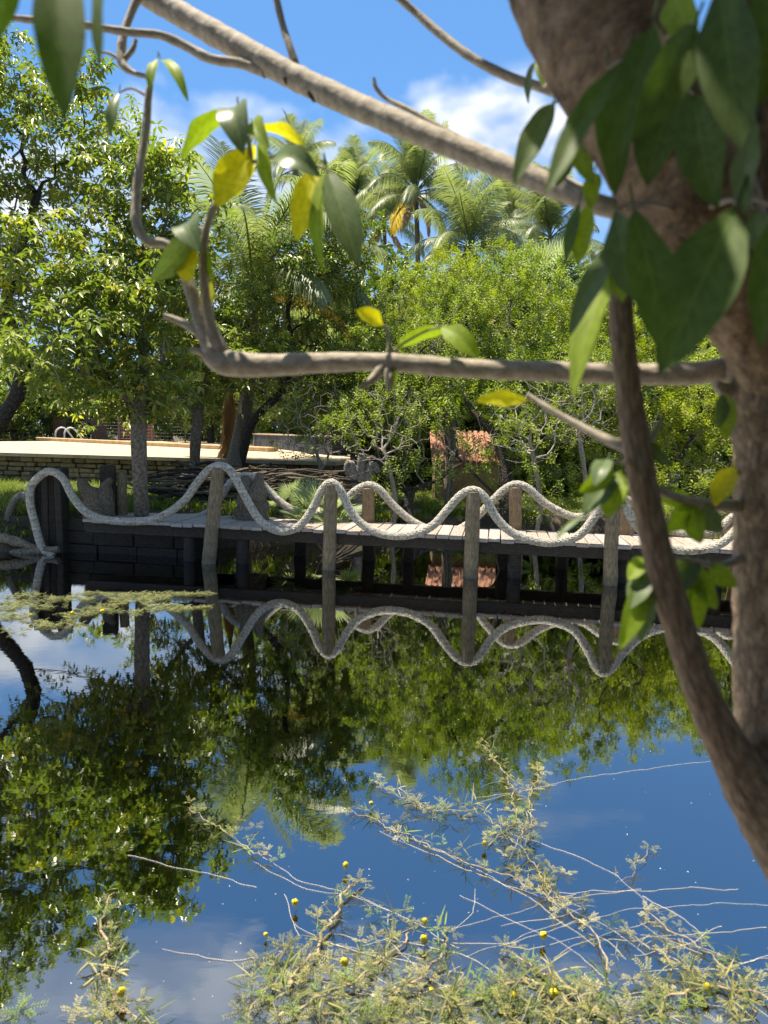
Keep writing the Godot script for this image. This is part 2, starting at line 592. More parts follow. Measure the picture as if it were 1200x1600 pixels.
func shore_z(x: float) -> float:
	for k in SHORE.size() - 1:
		if x <= SHORE[k + 1][0]:
			return lerpf(SHORE[k][1], SHORE[k + 1][1], clampf((x - SHORE[k][0]) / (SHORE[k + 1][0] - SHORE[k][0]), 0, 1))
	return SHORE[SHORE.size() - 1][1]


func land(x: float, z: float) -> float:
	var wob := land_noise.get_noise_2d(x * 8.0, z * 8.0)
	var s := maxf(shore_z(x) - z, z + 1.25) + wob * 0.25
	s = maxf(s, maxf(-15.0 - x, x - 20.0))
	var high := 0.5 if x < -1.5 else lerpf(0.5, 0.28, clampf((x + 1.5) / 2.0, 0, 1))
	if z > -3.0:
		high = 0.2
	var k := smoothstep(-0.5, 0.55, s)
	var back := clampf((-z - 16.0) / 30.0, 0.0, 1.0)
	return lerpf(-0.8, high, k) + wob * 0.05 + land_noise.get_noise_2d(x * 40.0, z * 40.0) * 0.03 + back * 0.6


func spread(from: float, to: float, fine: float) -> PackedFloat32Array:
	var out := PackedFloat32Array()
	for q in [-600.0, -300.0, -150.0, -80.0, -50.0, -35.0]:
		if q < from - 2.0:
			out.append(q)
	var x := from
	while x <= to:
		out.append(x)
		x += fine
	for q in [35.0, 50.0, 80.0, 150.0, 300.0, 600.0]:
		if q > to + 2.0:
			out.append(q)
	return out


func build_land() -> void:
	land_noise.seed = 4
	land_noise.frequency = 0.05
	land_noise.fractal_octaves = 3
	var xs := spread(-17.0, 21.0, 0.22)
	var zs := spread(-24.0, 4.0, 0.2)
	var b := Buf.new()
	var nx := xs.size()
	var nz := zs.size()
	for j in nz:
		for i in nx:
			var x := xs[i]
			var z := zs[j]
			var dx := land(x + 0.1, z) - land(x - 0.1, z)
			var dz := land(x, z + 0.1) - land(x, z - 0.1)
			b.put(Vector3(x, land(x, z), z), Vector3(-dx, 0.2, -dz).normalized())
	for j in nz - 1:
		for i in nx - 1:
			var q := j * nx + i
			b.quad(q, q + nx, q + nx + 1, q + 1)
	part("ground", b, M.ground, self, "structure")
	var w := Buf.new()
	w.put(Vector3(-18, 0, -17), Vector3.UP)
	w.put(Vector3(-18, 0, 0.5), Vector3.UP)
	w.put(Vector3(24, 0, 0.5), Vector3.UP)
	w.put(Vector3(24, 0, -17), Vector3.UP)
	w.quad(0, 1, 2, 3)
	part("water", w, M.water, self, "structure")


# ---------------------------------------------------------------- boardwalk and ropes
var front_a: Vector3
var front_b: Vector3


func on_wall(px: float, py: float, off := 0.0) -> Vector3:
	# where the view through a pixel meets the upright plane along the boardwalk, off metres behind its front posts
	var u := (front_b - front_a).normalized()
	var nn := Vector3(u.z, 0, -u.x)
	var o := front_a + nn * off
	var r := at(px, py, 1.0) - EYE
	return EYE + r * ((o - EYE).dot(nn) / r.dot(nn))


func build_boardwalk() -> void:
	front_a = on_level(325, 880)
	front_b = on_level(955, 914)
	var u := (front_b - front_a).normalized()
	var back := Vector3(u.z, 0, -u.x)
	var bs := Basis(u, Vector3.UP, u.cross(Vector3.UP))
	var r := seeded(1)
	var deck_y := 0.475
	var root := thing("boardwalk", "low weathered plank boardwalk on dark piles crossing the pond, with stubby rope posts", "boardwalk", front_a)
	# planks across, from the left bank to past the right edge
	var along := (on_level(108, 815, deck_y) - front_a).dot(u)
	var k := 0
	while along < 9.6:
		var wdt := r.randf_range(0.125, 0.17)
		var step := -0.02 if along > 3.2 else 0.0
		var c := front_a + u * (along + wdt * 0.5) + back * (0.45 + r.randf_range(-0.02, 0.025)) + Vector3(0, deck_y - 0.018 + step + r.randf_range(-0.005, 0.005), 0)
		var b := Buf.new()
		b.box(Vector3.ZERO, Basis.IDENTITY, Vector3(wdt - 0.012, 0.036, 0.98 + r.randf_range(-0.03, 0.03)), 0.005)
		var o := part("plank", b, M[["deck_grey", "deck_pale", "deck_pale", "deck_brown"][r.randi() % 4]], root)
		o.transform = Transform3D(bs * Basis(Vector3.UP, r.randf_range(-0.012, 0.012)) * Basis(Vector3.BACK, r.randf_range(-0.01, 0.01)), c - front_a)
		along += wdt
		k += 1
	# long beams under the planks, front and back, in two lengths
	var x0 := (on_level(108, 815, deck_y) - front_a).dot(u)
	for off in [0.06, 0.84]:
		for seg in [[x0, 3.18, 0.0], [3.2, 9.6, -0.02]]:
			var b := Buf.new()
			b.box(front_a + u * ((seg[0] + seg[1]) * 0.5) + back * off + Vector3(0, deck_y - 0.036 - 0.07 + seg[2], 0), bs, Vector3(seg[1] - seg[0], 0.13, 0.07), 0.008)
			part("beam", b, M.wet_wood, root)
	# piles below
	for q in [[297, 0.12], [380, 0.14], [575, 0.8], [785, 0.6], [805, 0.14], [970, 0.2], [640, 0.86], [470, 0.86], [1090, 0.8], [1120, 0.15], [880, 0.86]]:
		var p := on_wall(q[0], 870, q[1])
		var b := Buf.new()
		var tp := PackedVector3Array([Vector3(p.x, -0.75, p.z), Vector3(p.x + r.randf_range(-0.02, 0.02), 0.0, p.z), Vector3(p.x, deck_y - 0.11, p.z)])
		b.tube(tp, PackedFloat32Array([0.085, 0.08, 0.075]), 10)
		part("pile", b, M.wet_wood, root)
	# front posts stand in the water and rise past the deck, back posts stand on it
	for q in [[326, 880, 341, 733, 0.085], [514, 892, 517, 757, 0.08], [735, 904, 740, 769, 0.085], [953, 914, 958, 778, 0.08], [1178, 926, 1184, 800, 0.08]]:
		var foot := on_wall(q[0], q[1])
		var head := on_wall(q[2], q[3])
		post(root, foot + (foot - head).normalized() * 0.75, head, q[4], "grey_post", r)
	for q in [[384, 830, 386, 748], [576, 845, 575, 763], [805, 850, 805, 762], [973, 860, 973, 786], [1150, 872, 1152, 812]]:
		post(root, on_wall(q[0], q[1] + 50, 0.92), on_wall(q[2], q[3], 0.92), 0.082, "tan_post", r)


func post(root: Node3D, foot: Vector3, head: Vector3, rad: float, m: String, r: RandomNumberGenerator) -> void:
	var b := Buf.new()
	var ps := PackedVector3Array()
	var rs := PackedFloat32Array()
	for i in 13:
		var t := i / 12.0
		ps.append(foot.lerp(head, t) + Vector3(r.randf_range(-1, 1), 0, r.randf_range(-1, 1)) * 0.004)
		rs.append(rad * (1.06 - 0.1 * t) * (1.0 + r.randf_range(-0.03, 0.03)))
	b.tube(ps, rs, 12)
	part("post", b, M[m], root)


func rope(called: String, label: String, rows: Array, off: float, rad: float, m: String) -> void:
	var ps := []
	var rs := []
	for q in rows:
		ps.append(on_wall(q[0], q[1], off))
		rs.append(rad * 0.71)
	var s := smooth(ps, rs, 0.009)
	var mid: Vector3 = ps[ps.size() / 2]
	var b := Buf.new()
	b.tube(s[0], s[1], 36, true, 0.3, 10, 62.0, 0.11)
	var root := thing(called, label, "rope", Vector3(mid.x, 0, mid.z))
	part("strands", b, M[m], root)
	# frayed yarns standing off the lay
	var r := seeded(int(off * 100) + rows.size())
	var f := Buf.new()
	for k in 900:
		var i: int = r.randi() % (s[0].size() - 1)
		var c: Vector3 = s[0][i]
		var tg: Vector3 = (s[0][i + 1] - c).normalized()
		var d := sphere_dir(r)
		d = (d - tg * d.dot(tg)).normalized()
		var p := c + d * rad * 0.69
		var q := p + d * r.randf_range(0.004, 0.013) + tg * r.randf_range(-0.03, 0.03)
		f.tube(PackedVector3Array([p, q]), PackedFloat32Array([0.0016, 0.0007]), 3, false)
	part("loose_yarn", f, M[m], root, "stuff")


func build_ropes() -> void:
	rope("thick_rope", "thick pale rope looped over the front row of posts on the pond side", [[84, 868], [66, 856], [54, 815], [47, 785], [50, 758], [74, 737], [97, 746], [113, 775], [133, 799], [160, 811], [200, 815], [245, 810], [285, 785], [310, 752], [328, 733], [345, 728], [361, 737], [380, 770], [402, 808], [425, 826], [447, 830], [470, 820], [490, 792], [503, 766], [517, 754], [531, 765], [546, 795], [567, 820], [600, 835], [640, 836], [675, 822], [700, 795], [721, 773], [740, 766], [757, 777], [775, 808], [800, 832], [840, 846], [870, 847], [905, 836], [930, 806], [944, 783], [958, 773], [972, 783], [990, 815], [1020, 845], [1060, 859], [1100, 858], [1130, 847], [1158, 820], [1183, 797], [1210, 820], [1250, 865]], -0.005, 0.071, "rope")
	rope("thick_rope", "thick pale rope over the back row of posts on the far deck side", [[277, 809], [310, 807], [328, 798], [345, 776], [362, 753], [384, 744], [405, 752], [427, 775], [455, 796], [480, 803], [515, 797], [540, 780], [558, 765], [576, 758], [593, 765], [615, 790], [645, 815], [680, 830], [710, 830], [740, 812], [770, 782], [788, 765], [806, 757], [825, 763], [850, 785], [880, 802], [903, 808], [925, 803], [948, 790], [973, 780], [990, 786], [1012, 806], [1040, 827], [1080, 835], [1120, 828], [1152, 807], [1190, 835], [1240, 855]], 0.92, 0.073, "rope")
	rope("rope_stub", "short dark old rope end bent over the bank left of the black timber stump", [[12, 812], [20, 788], [33, 774], [46, 782], [54, 804]], 0.3, 0.07, "rope_dark")


# ---------------------------------------------------------------- trees
func grow(r: RandomNumberGenerator, mains: Array, crowns: Array, n_tips: int, tip_r: float, base_r: float, bare: float, step := 0.28, wander := 0.16) -> Dictionary:
	var P := PackedVector3Array()
	var par := PackedInt32Array()
	var run := PackedFloat32Array()
	var ok := PackedByteArray()
	for pl in mains:
		var prev := -1
		if P.size():
			var bd := 1e9
			for i in P.size():
				var dd := P[i].distance_squared_to(pl[0])
				if dd < bd:
					bd = dd
					prev = i
		var zero := []
		for q in pl:
			zero.append(0.0)
		var s: PackedVector3Array = smooth(pl, zero, step * 0.7)[0]
		for k in s.size():
			if prev >= 0 and k == 0 and P.size():
				continue
			P.append(s[k])
			par.append(prev)
			run.append(0.0 if prev < 0 else run[prev] + s[k].distance_to(P[prev]))
			ok.append(1 if float(k) / s.size() >= bare or pl != mains[0] else 0)
			prev = P.size() - 1
	var vol := 0.0
	for c in crowns:
		vol += c[1].x * c[1].y * c[1].z
	var tips := []
	for i in n_tips:
		var pick := r.randf() * vol
		var cr = crowns[0]
		for c in crowns:
			pick -= c[1].x * c[1].y * c[1].z
			cr = c
			if pick <= 0.0:
				break
		var t: Vector3 = cr[0] + sphere_dir(r) * cr[1] * pow(r.randf(), 0.42)
		var dm := 1e9
		for k in P.size():
			if ok[k]:
				dm = minf(dm, P[k].distance_squared_to(t))
		tips.append([dm, t])
	tips.sort_custom(func(a, b): return a[0] < b[0])
	for row in tips:
		var t: Vector3 = row[1]
		var best := -1
		var bc := 1e9
		for i in P.size():
			if ok[i]:
				var c := P[i].distance_to(t) + 0.22 * run[i]
				if c < bc:
					bc = c
					best = i
		var p0 := P[best]
		var d := p0.distance_to(t)
		var dir := (t - p0).normalized()
		if par[best] >= 0:
			dir = (dir + (p0 - P[par[best]]).normalized() * 0.7).normalized()
		var ctl := p0 + dir * d * 0.5 + Vector3.UP * d * 0.08
		var n := maxi(1, int(ceil(d / step)))
		var prev := best
		for k in range(1, n + 1):
			var u := float(k) / n
			var q := p0.lerp(ctl, u).lerp(ctl.lerp(t, u), u)
			if k < n:
				q += sphere_dir(r) * wander * step
			P.append(q)
			par.append(prev)
			run.append(run[prev] + q.distance_to(P[prev]))
			ok.append(1)
			prev = P.size() - 1
	var cnt := PackedFloat32Array()
	cnt.resize(P.size())
	var kids := []
	kids.resize(P.size())
	for i in P.size():
		kids[i] = []
	for i in range(P.size() - 1, -1, -1):
		if kids[i].is_empty():
			cnt[i] += 1.0
		if par[i] >= 0:
			cnt[par[i]] += cnt[i]
			kids[par[i]].append(i)
	var ex := log(maxf(2.0, cnt[0])) / log(base_r / tip_r)
	var rad := PackedFloat32Array()
	for i in P.size():
		rad.append(tip_r * pow(cnt[i], 1.0 / ex))
	return {"P": P, "par": par, "kids": kids, "cnt": cnt, "rad": rad}


func tree_wood(root: Node3D, g: Dictionary, bark: String, twig: String, limb_r: float, lump := 0.1) -> void:
	var P: PackedVector3Array = g.P
	var nz := FastNoiseLite.new()
	nz.seed = 3
	nz.frequency = 0.06
	var tw := Buf.new()
	var todo := [0]
	var first := true
	while todo.size():
		var i: int = todo.pop_back()
		var ps := PackedVector3Array()
		var rs := PackedFloat32Array()
		if g.par[i] >= 0:
			ps.append(P[g.par[i]])
			rs.append(minf(g.rad[i] * 1.25, g.rad[g.par[i]]))
		while true:
			ps.append(P[i])
			rs.append(g.rad[i])
			var ks: Array = g.kids[i]
			if ks.is_empty():
				break
			var big: int = ks[0]
			for k in ks:
				if g.cnt[k] > g.cnt[big]:
					big = k
			for k in ks:
				if k != big:
					todo.append(k)
			i = big
		if ps.size() < 2:
			continue
		rs[rs.size() - 1] *= 0.4
		var thick := rs[1]
		if first or thick > limb_r:
			var b := Buf.new()
			b.tube(ps, rs, 12 if thick > 0.06 else 8, true, 0.3, 0, 1.0, 0.0, lump * 2.0, nz)
			part("trunk" if first else "limb", b, M[bark], root)
			first = false
		else:
			tw.tube(ps, rs, 5 if thick > 0.012 else 4, false, 0.3)
	if tw.v.size():
		part("twigs", tw, M[twig], root, "stuff")


func leaf_quad(b: Buf, p: Vector3, d: Vector3, side: Vector3, l: float, w: float, fall: float) -> void:
	# a folded, drooping leaf of eight triangles
	var nn := d.cross(side).normalized()
	if nn.y < 0.0:
		nn = -nn
	var ids := []
	var q := p
	var dir := d
	for k in 4:
		var s := [0.0, 0.36, 0.72, 1.0][k] as float
		var ww := w * ([0.08, 1.0, 0.72, 0.04][k] as float)
		if k:
			dir = (d + Vector3.DOWN * fall * s).normalized()
			q += dir * l * (s - ([0.0, 0.36, 0.72][k - 1] as float))
		var lift := nn * ww * 0.28
		var tilt := nn
		ids.append([b.put(q - side * ww * 0.5 + lift, (tilt + side * 0.45).normalized()), b.put(q, tilt), b.put(q + side * ww * 0.5 + lift, (tilt - side * 0.45).normalized())])
	var flip := d.cross(side).dot(nn) > 0.0
	for k in 3:
		var a: Array = ids[k]
		var c: Array = ids[k + 1]
		for m in 2:
			if flip:
				b.quad(a[m], c[m], c[m + 1], a[m + 1])
			else:
				b.quad(a[m], a[m + 1], c[m + 1], c[m])


func whorl(r: RandomNumberGenerator, n: int, l: float, w: float, m: Material) -> ArrayMesh:
	var b := Buf.new()
	for k in n:
		var a := TAU * k / n + r.randf_range(-0.3, 0.3)
		var rise := r.randf_range(-0.35, 0.45)
		var d := Vector3(cos(a), rise, sin(a)).normalized()
		var side := Vector3(-sin(a), r.randf_range(-0.35, 0.35), cos(a)).normalized()
		leaf_quad(b, d * 0.02 + Vector3(0, r.randf_range(-0.03, 0.02), 0), d, side, l * r.randf_range(0.75, 1.15), w * r.randf_range(0.85, 1.1), r.randf_range(0.5, 1.5))
	return b.mesh(m)


func sprig(r: RandomNumberGenerator, n: int, twig: float, l: float, w: float, m: Material) -> ArrayMesh:
	var b := Buf.new()
	for k in n:
		var t := (k + 0.6) / n
		var a := k * 2.4 + r.randf_range(-0.4, 0.4)
		var p := Vector3(0, twig * (t - 0.5), 0) + Vector3(cos(a), 0, sin(a)) * 0.012
		var d := Vector3(cos(a), r.randf_range(0.1, 0.9), sin(a)).normalized()
		leaf_quad(b, p, d, Vector3(-sin(a), r.randf_range(-0.4, 0.4), cos(a)).normalized(), l * r.randf_range(0.7, 1.15), w, r.randf_range(0.0, 0.6))
	return b.mesh(m)


func tree_leaves(root: Node3D, g: Dictionary, r: RandomNumberGenerator, meshes: Array, leaf_r: float, per: float, stray: float, tint_lo: Color, tint_hi: Color, upright := 0.6, yellow := 0.0, thin_below := -99.0, gap := 0.3) -> void:
	var sets := []
	var tints := []
	for m in meshes:
		sets.append([])
		tints.append([])
	var clump := FastNoiseLite.new()
	clump.seed = r.randi() % 1000
	clump.frequency = 0.55
	for i in g.P.size():
		if g.rad[i] > leaf_r:
			continue
		var cl := clump.get_noise_3dv(g.P[i])
		if cl > gap + r.randf() * 0.15:
			continue
		var k := int(per) + (1 if r.randf() < per - int(per) else 0) + (1 if cl < -0.1 else 0)
		if g.kids[i].is_empty():
			k += 1
		if g.P[i].y < thin_below and r.randf() < 0.5:
			continue
		for j in k:
			var p: Vector3 = g.P[i] + sphere_dir(r) * stray * r.randf()
			var up := (Vector3.UP * upright + sphere_dir(r) * (1.0 - upright)).normalized()
			var bs := basis_of(up, sphere_dir(r))
			bs = Basis(bs.y, bs.x, -bs.z) * Basis(Vector3.UP, r.randf() * TAU)
			var s := r.randf_range(0.75, 1.2)
			var q := r.randi() % meshes.size()
			sets[q].append(Transform3D(bs.scaled(Vector3(s, s, s)), p))
			var c := tint_lo.lerp(tint_hi, r.randf())
			if r.randf() < yellow:
				c = Color(c.r * 2.3, c.g * 1.7, c.b * 0.8)
			tints[q].append(c)
	for q in meshes.size():
		if sets[q].size():
			scatter("foliage", meshes[q], sets[q], tints[q], root)


func blob(px: float, py: float, d: float, rx: float, ry: float, rz := -1.0) -> Array:
	# a lobe of a crown: where it stands and how far it spreads, metres
	return [at(px, py, d), Vector3(rx / LENS * d, ry / LENS * d, (rx / LENS * d if rz < 0.0 else rz))]


func path3(rows: Array) -> Array:
	var out := []
	for q in rows:
		out.append(at(q[0], q[1], q[2]))
	return out


func build_left_trees() -> void:
	var r := seeded(20)
	var wl := [whorl(r, 7, 0.115, 0.044, M.leaf_left), whorl(r, 8, 0.105, 0.04, M.leaf_left), whorl(r, 6, 0.13, 0.046, M.leaf_left)]
	var lo := Color(0.55, 0.6, 0.6)
	var hi := Color(1.35, 1.25, 0.95)
	# the tree whose straight grey trunk stands behind the left end of the deck
	var base := on_level(221, 808, 0.46)
	var d := 9.0
	var t := thing("broadleaf_tree", "leafy tree on a straight grey trunk between the dark stump and the deck end", "tree", base, "broadleaf trees on the left bank")
	var g := grow(r, [[base, at(218, 720, d), at(217, 650, d), at(226, 560, d), at(212, 470, d + 0.2), at(225, 380, d + 0.3)], path3([[218, 640, d], [170, 600, d - 0.3], [110, 575, d - 0.5], [60, 560, d - 0.5]]), path3([[222, 610, d], [262, 585, d], [300, 560, d - 0.2]])], [blob(190, 480, d, 125, 120), blob(120, 540, d - 0.5, 120, 75, 1.0), blob(250, 600, d, 75, 70, 0.7), blob(150, 610, d - 0.2, 110, 45, 0.9), blob(225, 310, d + 0.6, 90, 120), blob(90, 420, d, 110, 90), blob(258, 250, d - 0.2, 55, 55), blob(300, 350, d, 65, 70)], 640, 0.0035, 0.095, 0.4)
	tree_wood(t, g, "bark_grey", "twig_grey", 0.02)
	tree_leaves(t, g, r, wl, 0.012, 2.3, 0.2, lo, hi, 0.65, 0.05)
	# the big one at the left edge
	base = on_level(-70, 770, 0.5)
	d = 10.4
	t = thing("broadleaf_tree", "largest spreading tree at the left edge, dark forked limbs reaching over the pool terrace", "tree", base, "broadleaf trees on the left bank")
	g = grow(r, [[base, at(-30, 700, d), at(25, 620, d), at(35, 555, d), at(10, 480, d), at(30, 400, d), at(60, 300, d)], path3([[28, 590, d], [80, 565, d - 0.3], [150, 560, d - 0.5]]), path3([[35, 560, d], [-30, 480, d], [-60, 380, d]]), path3([[20, 615, d], [90, 600, d + 0.4], [190, 565, d + 0.6]])], [blob(40, 420, d, 150, 130), blob(-80, 330, d, 150, 180), blob(60, 240, d, 130, 110), blob(20, 110, d + 0.3, 100, 90), blob(110, 170, d - 0.4, 90, 90), blob(165, 300, d + 0.6, 90, 100), blob(120, 560, d, 110, 50, 0.9), blob(180, 190, d + 0.8, 60, 40), blob(-60, 120, d - 0.6, 120, 120)], 760, 0.0035, 0.105, 0.35)
	tree_wood(t, g, "bark_dark", "twig_grey", 0.025, 0.2)
	tree_leaves(t, g, r, wl, 0.012, 2.3, 0.21, lo, hi, 0.65, 0.04)
	# the one behind, by the terrace wall
	base = on_level(303, 775, 0.48)
	d = 11.9
	t = thing("broadleaf_tree", "leafy tree with its grey trunk close to the terrace wall, left of the near palm", "tree", base, "broadleaf trees on the left bank")
	g = grow(r, [[base, at(305, 700, d), at(312, 640, d), at(330, 560, d), at(320, 480, d)], path3([[310, 650, d], [270, 600, d], [250, 540, d]])], [blob(320, 550, d, 95, 90), blob(270, 625, d, 90, 45, 0.8), blob(180, 640, d + 0.2, 90, 30, 0.8), blob(250, 500, d + 0.3, 80, 80), blob(300, 430, d + 0.5, 80, 60), blob(390, 560, d - 0.2, 70, 60)], 340, 0.0035, 0.09, 0.45)
	tree_wood(t, g, "bark_grey", "twig_grey", 0.02)
	tree_leaves(t, g, r, wl, 0.012, 2.3, 0.21, lo, hi, 0.65, 0.05)
	# right of the palm: leaning dark trunk
	base = on_level(372, 775, 0.45)
	d = 12.6
	t = thing("broadleaf_tree", "tree with a dark trunk leaning right behind the near palm trunk", "tree", base, "broadleaf trees on the left bank")
	g = grow(r, [[base, at(378, 720, d), at(395, 660, d), at(440, 610, d), at(480, 540, d)], path3([[440, 610, d], [455, 540, d], [450, 480, d], [470, 420, d]])], [blob(450, 540, d, 85, 70), blob(520, 500, d + 0.6, 80, 75), blob(500, 600, d + 0.3, 90, 60), blob(550, 430, d + 1.2, 80, 60), blob(400, 480, d - 0.3, 80, 60), blob(480, 400, d - 0.2, 85, 55), blob(560, 360, d + 0.5, 50, 35)], 540, 0.0035, 0.075, 0.4)
	tree_wood(t, g, "bark_dark", "twig_grey", 0.02)
	var wm := [whorl(r, 7, 0.1, 0.04, M.leaf_mid), sprig(r, 11, 0.2, 0.075, 0.034, M.leaf_mid)]
	tree_leaves(t, g, r, wm, 0.012, 2.3, 0.21, lo, hi, 0.6, 0.05)


func build_scrub() -> void:
	var r := seeded(33)
	var sp := [sprig(r, 12, 0.16, 0.052, 0.025, M.leaf_scrub), sprig(r, 10, 0.13, 0.058, 0.028, M.leaf_scrub), sprig(r, 13, 0.2, 0.05, 0.024, M.leaf_scrub)]
	var lo := Color(0.55, 0.62, 0.6)
	var hi := Color(1.25, 1.18, 1.0)
	var grp := "mangrove shrubs on the far bank"
	var rows := [
		["gnarled mangrove with black twisted trunks arching over the bank, centre of the scrub", [[785, 842, 10.9], [790, 760, 11.1], [778, 690, 11.2], [730, 630, 11.4], [720, 560, 11.5]], [[[782, 735, 11.1], [840, 690, 11.0], [900, 640, 11.0]], [[780, 690, 11.2], [800, 620, 11.6], [830, 540, 11.8]], [[790, 790, 11], [740, 740, 10.9], [690, 690, 11]]], [blob(740, 560, 11.6, 120, 90), blob(850, 560, 11.4, 100, 90), blob(800, 460, 12.2, 130, 80), blob(690, 640, 11.1, 90, 60, 0.8), blob(880, 660, 10.9, 60, 60, 0.7), blob(760, 720, 10.9, 110, 55, 0.7), blob(850, 760, 10.6, 80, 50, 0.6), blob(720, 690, 10.8, 70, 40, 0.5)], 800, 0.1, "bark_dark"],
		["mangrove with a black trunk sweeping right beside the whitish driftwood", [[668, 838, 10.9], [640, 815, 11], [642, 770, 11.1], [700, 735, 11.0], [690, 660, 11.4]], [[[642, 770, 11.1], [600, 740, 11.4], [590, 690, 11.6]], [[640, 800, 11], [585, 770, 11.2], [560, 720, 11.4]]], [blob(640, 620, 11.6, 100, 70), blob(590, 560, 12.2, 90, 70), blob(660, 500, 12.6, 100, 80), blob(700, 700, 10.8, 55, 45, 0.5), blob(560, 660, 11.5, 70, 50, 0.7), blob(650, 720, 11.0, 90, 60, 0.7), blob(600, 770, 11.0, 60, 40, 0.6)], 540, 0.09, "bark_dark"],
		["broad light green mangrove behind the leaning stem, right of the scrub", [[1000, 850, 10.9], [1005, 790, 11.2], [985, 720, 11.4], [1000, 640, 11.6]], [[[1000, 780, 11.2], [1060, 720, 11.2], [1090, 660, 11.4]], [[990, 720, 11.4], [930, 680, 11.2], [900, 620, 11.4]]], [blob(960, 640, 11.4, 100, 90), blob(1060, 660, 11.4, 110, 110), blob(960, 530, 12.0, 110, 80), blob(1080, 560, 11.9, 100, 70), blob(960, 740, 11.0, 80, 60, 0.8), blob(1040, 770, 10.8, 90, 50, 0.8), blob(910, 790, 10.5, 60, 35, 0.6)], 680, 0.09, "bark_dark"],
		["mangrove at the right end of the far bank behind the near trunk", [[1180, 850, 10.4], [1185, 780, 10.8], [1180, 700, 11], [1170, 620, 11.2]], [[[1180, 760, 10.8], [1240, 700, 10.8], [1290, 640, 11]]], [blob(1180, 640, 11.2, 120, 130), blob(1290, 660, 11, 120, 140), blob(1130, 740, 10.8, 80, 80, 0.9), blob(1200, 540, 11.8, 100, 60)], 420, 0.09, "bark_dark"],
		["tall bright mangrove behind the others below the palms", [[700, 745, 14.2], [705, 660, 14.2], [690, 560, 14.3], [700, 470, 14.4]], [[[700, 600, 14.2], [760, 520, 14.2], [800, 460, 14.2]], [[695, 560, 14.2], [630, 500, 14.3], [600, 450, 14.4]]], [blob(690, 465, 14.4, 110, 60), blob(620, 500, 14.4, 90, 60), blob(790, 490, 14.4, 100, 45), blob(700, 420, 14.8, 60, 35)], 420, 0.1, "bark_grey"],
		["low leafy mangrove below the horizontal branch's left half", [[560, 790, 12.4], [555, 730, 12.4], [540, 680, 12.5], [520, 640, 12.6]], [[[552, 720, 12.4], [600, 680, 12.4], [640, 660, 12.4]]], [blob(520, 650, 12.6, 80, 50, 0.8), blob(590, 620, 12.6, 90, 60, 0.9)], 200, 0.06, "bark_grey"],
	]
	for q in rows:
		var main := path3(q[1])
		main[0].y = 0.05
		var mains := [main]
		for s in q[2]:
			mains.append(path3(s))
		var t := thing("mangrove_shrub", q[0], "shrub", main[0], grp)
		var g := grow(r, mains, q[3], q[4], 0.0028, q[5], 0.25, 0.2, 0.3)
		tree_wood(t, g, q[6], "twig_grey", 0.018, 0.25)
		var hue: Color = [Color(0.85, 0.9, 1.1), Color(0.8, 0.85, 1.3), Color(1.05, 1.0, 0.8), Color(0.95, 0.95, 1.0), Color(1.15, 1.08, 0.8), Color(0.7, 0.78, 1.2)][rows.find(q)]
		tree_leaves(t, g, r, sp, 0.009, 2.8, 0.15, lo * hue, hi * hue, 0.62, 0.0, 1.45, 0.16)


func build_bare_shrubs() -> void:
	var r := seeded(39)
	var sp := [sprig(r, 9, 0.13, 0.05, 0.024, M.leaf_scrub)]
	var rows := [[495, 790, 12.0, 490, 660, 90, 75, "left of the whitish driftwood"], [612, 820, 11.0, 600, 665, 80, 75, "between the whitish driftwood and the clay roof"], [835, 830, 10.6, 830, 650, 85, 80, "right of the clay roof"], [905, 835, 10.6, 905, 620, 60, 90, "just left of the leaning stem"], [700, 640, 12.6, 690, 545, 80, 60, "high above the clay roof"]]
	for q in rows:
		var base: Vector3 = at(q[0], q[1], q[2])
		base.y = maxf(land(base.x, base.z) - 0.05, 0.0)
		var t := thing("twiggy_shrub", "nearly leafless shrub of fine grey twigs " + q[7], "shrub", base, "bare twiggy shrubs in the scrub")
		var c: Vector3 = at(q[3], q[4], q[2] - 0.4)
		var g := grow(r, [[base, base.lerp(c, 0.35) + Vector3(0.1, 0, 0.05), base.lerp(c, 0.75)]], [blob(q[3], q[4], q[2] - 0.4, q[5], q[6], 0.8)], 300, 0.0028, 0.035, 0.2, 0.18, 0.4)
		tree_wood(t, g, "twig_grey", "twig_pale", 0.02, 0.1)
		tree_leaves(t, g, r, sp, 0.0045, 0.3, 0.05, Color(0.6, 0.65, 0.7), Color(1.1, 1.1, 0.9), 0.5, 0.0, -99.0, 0.0)


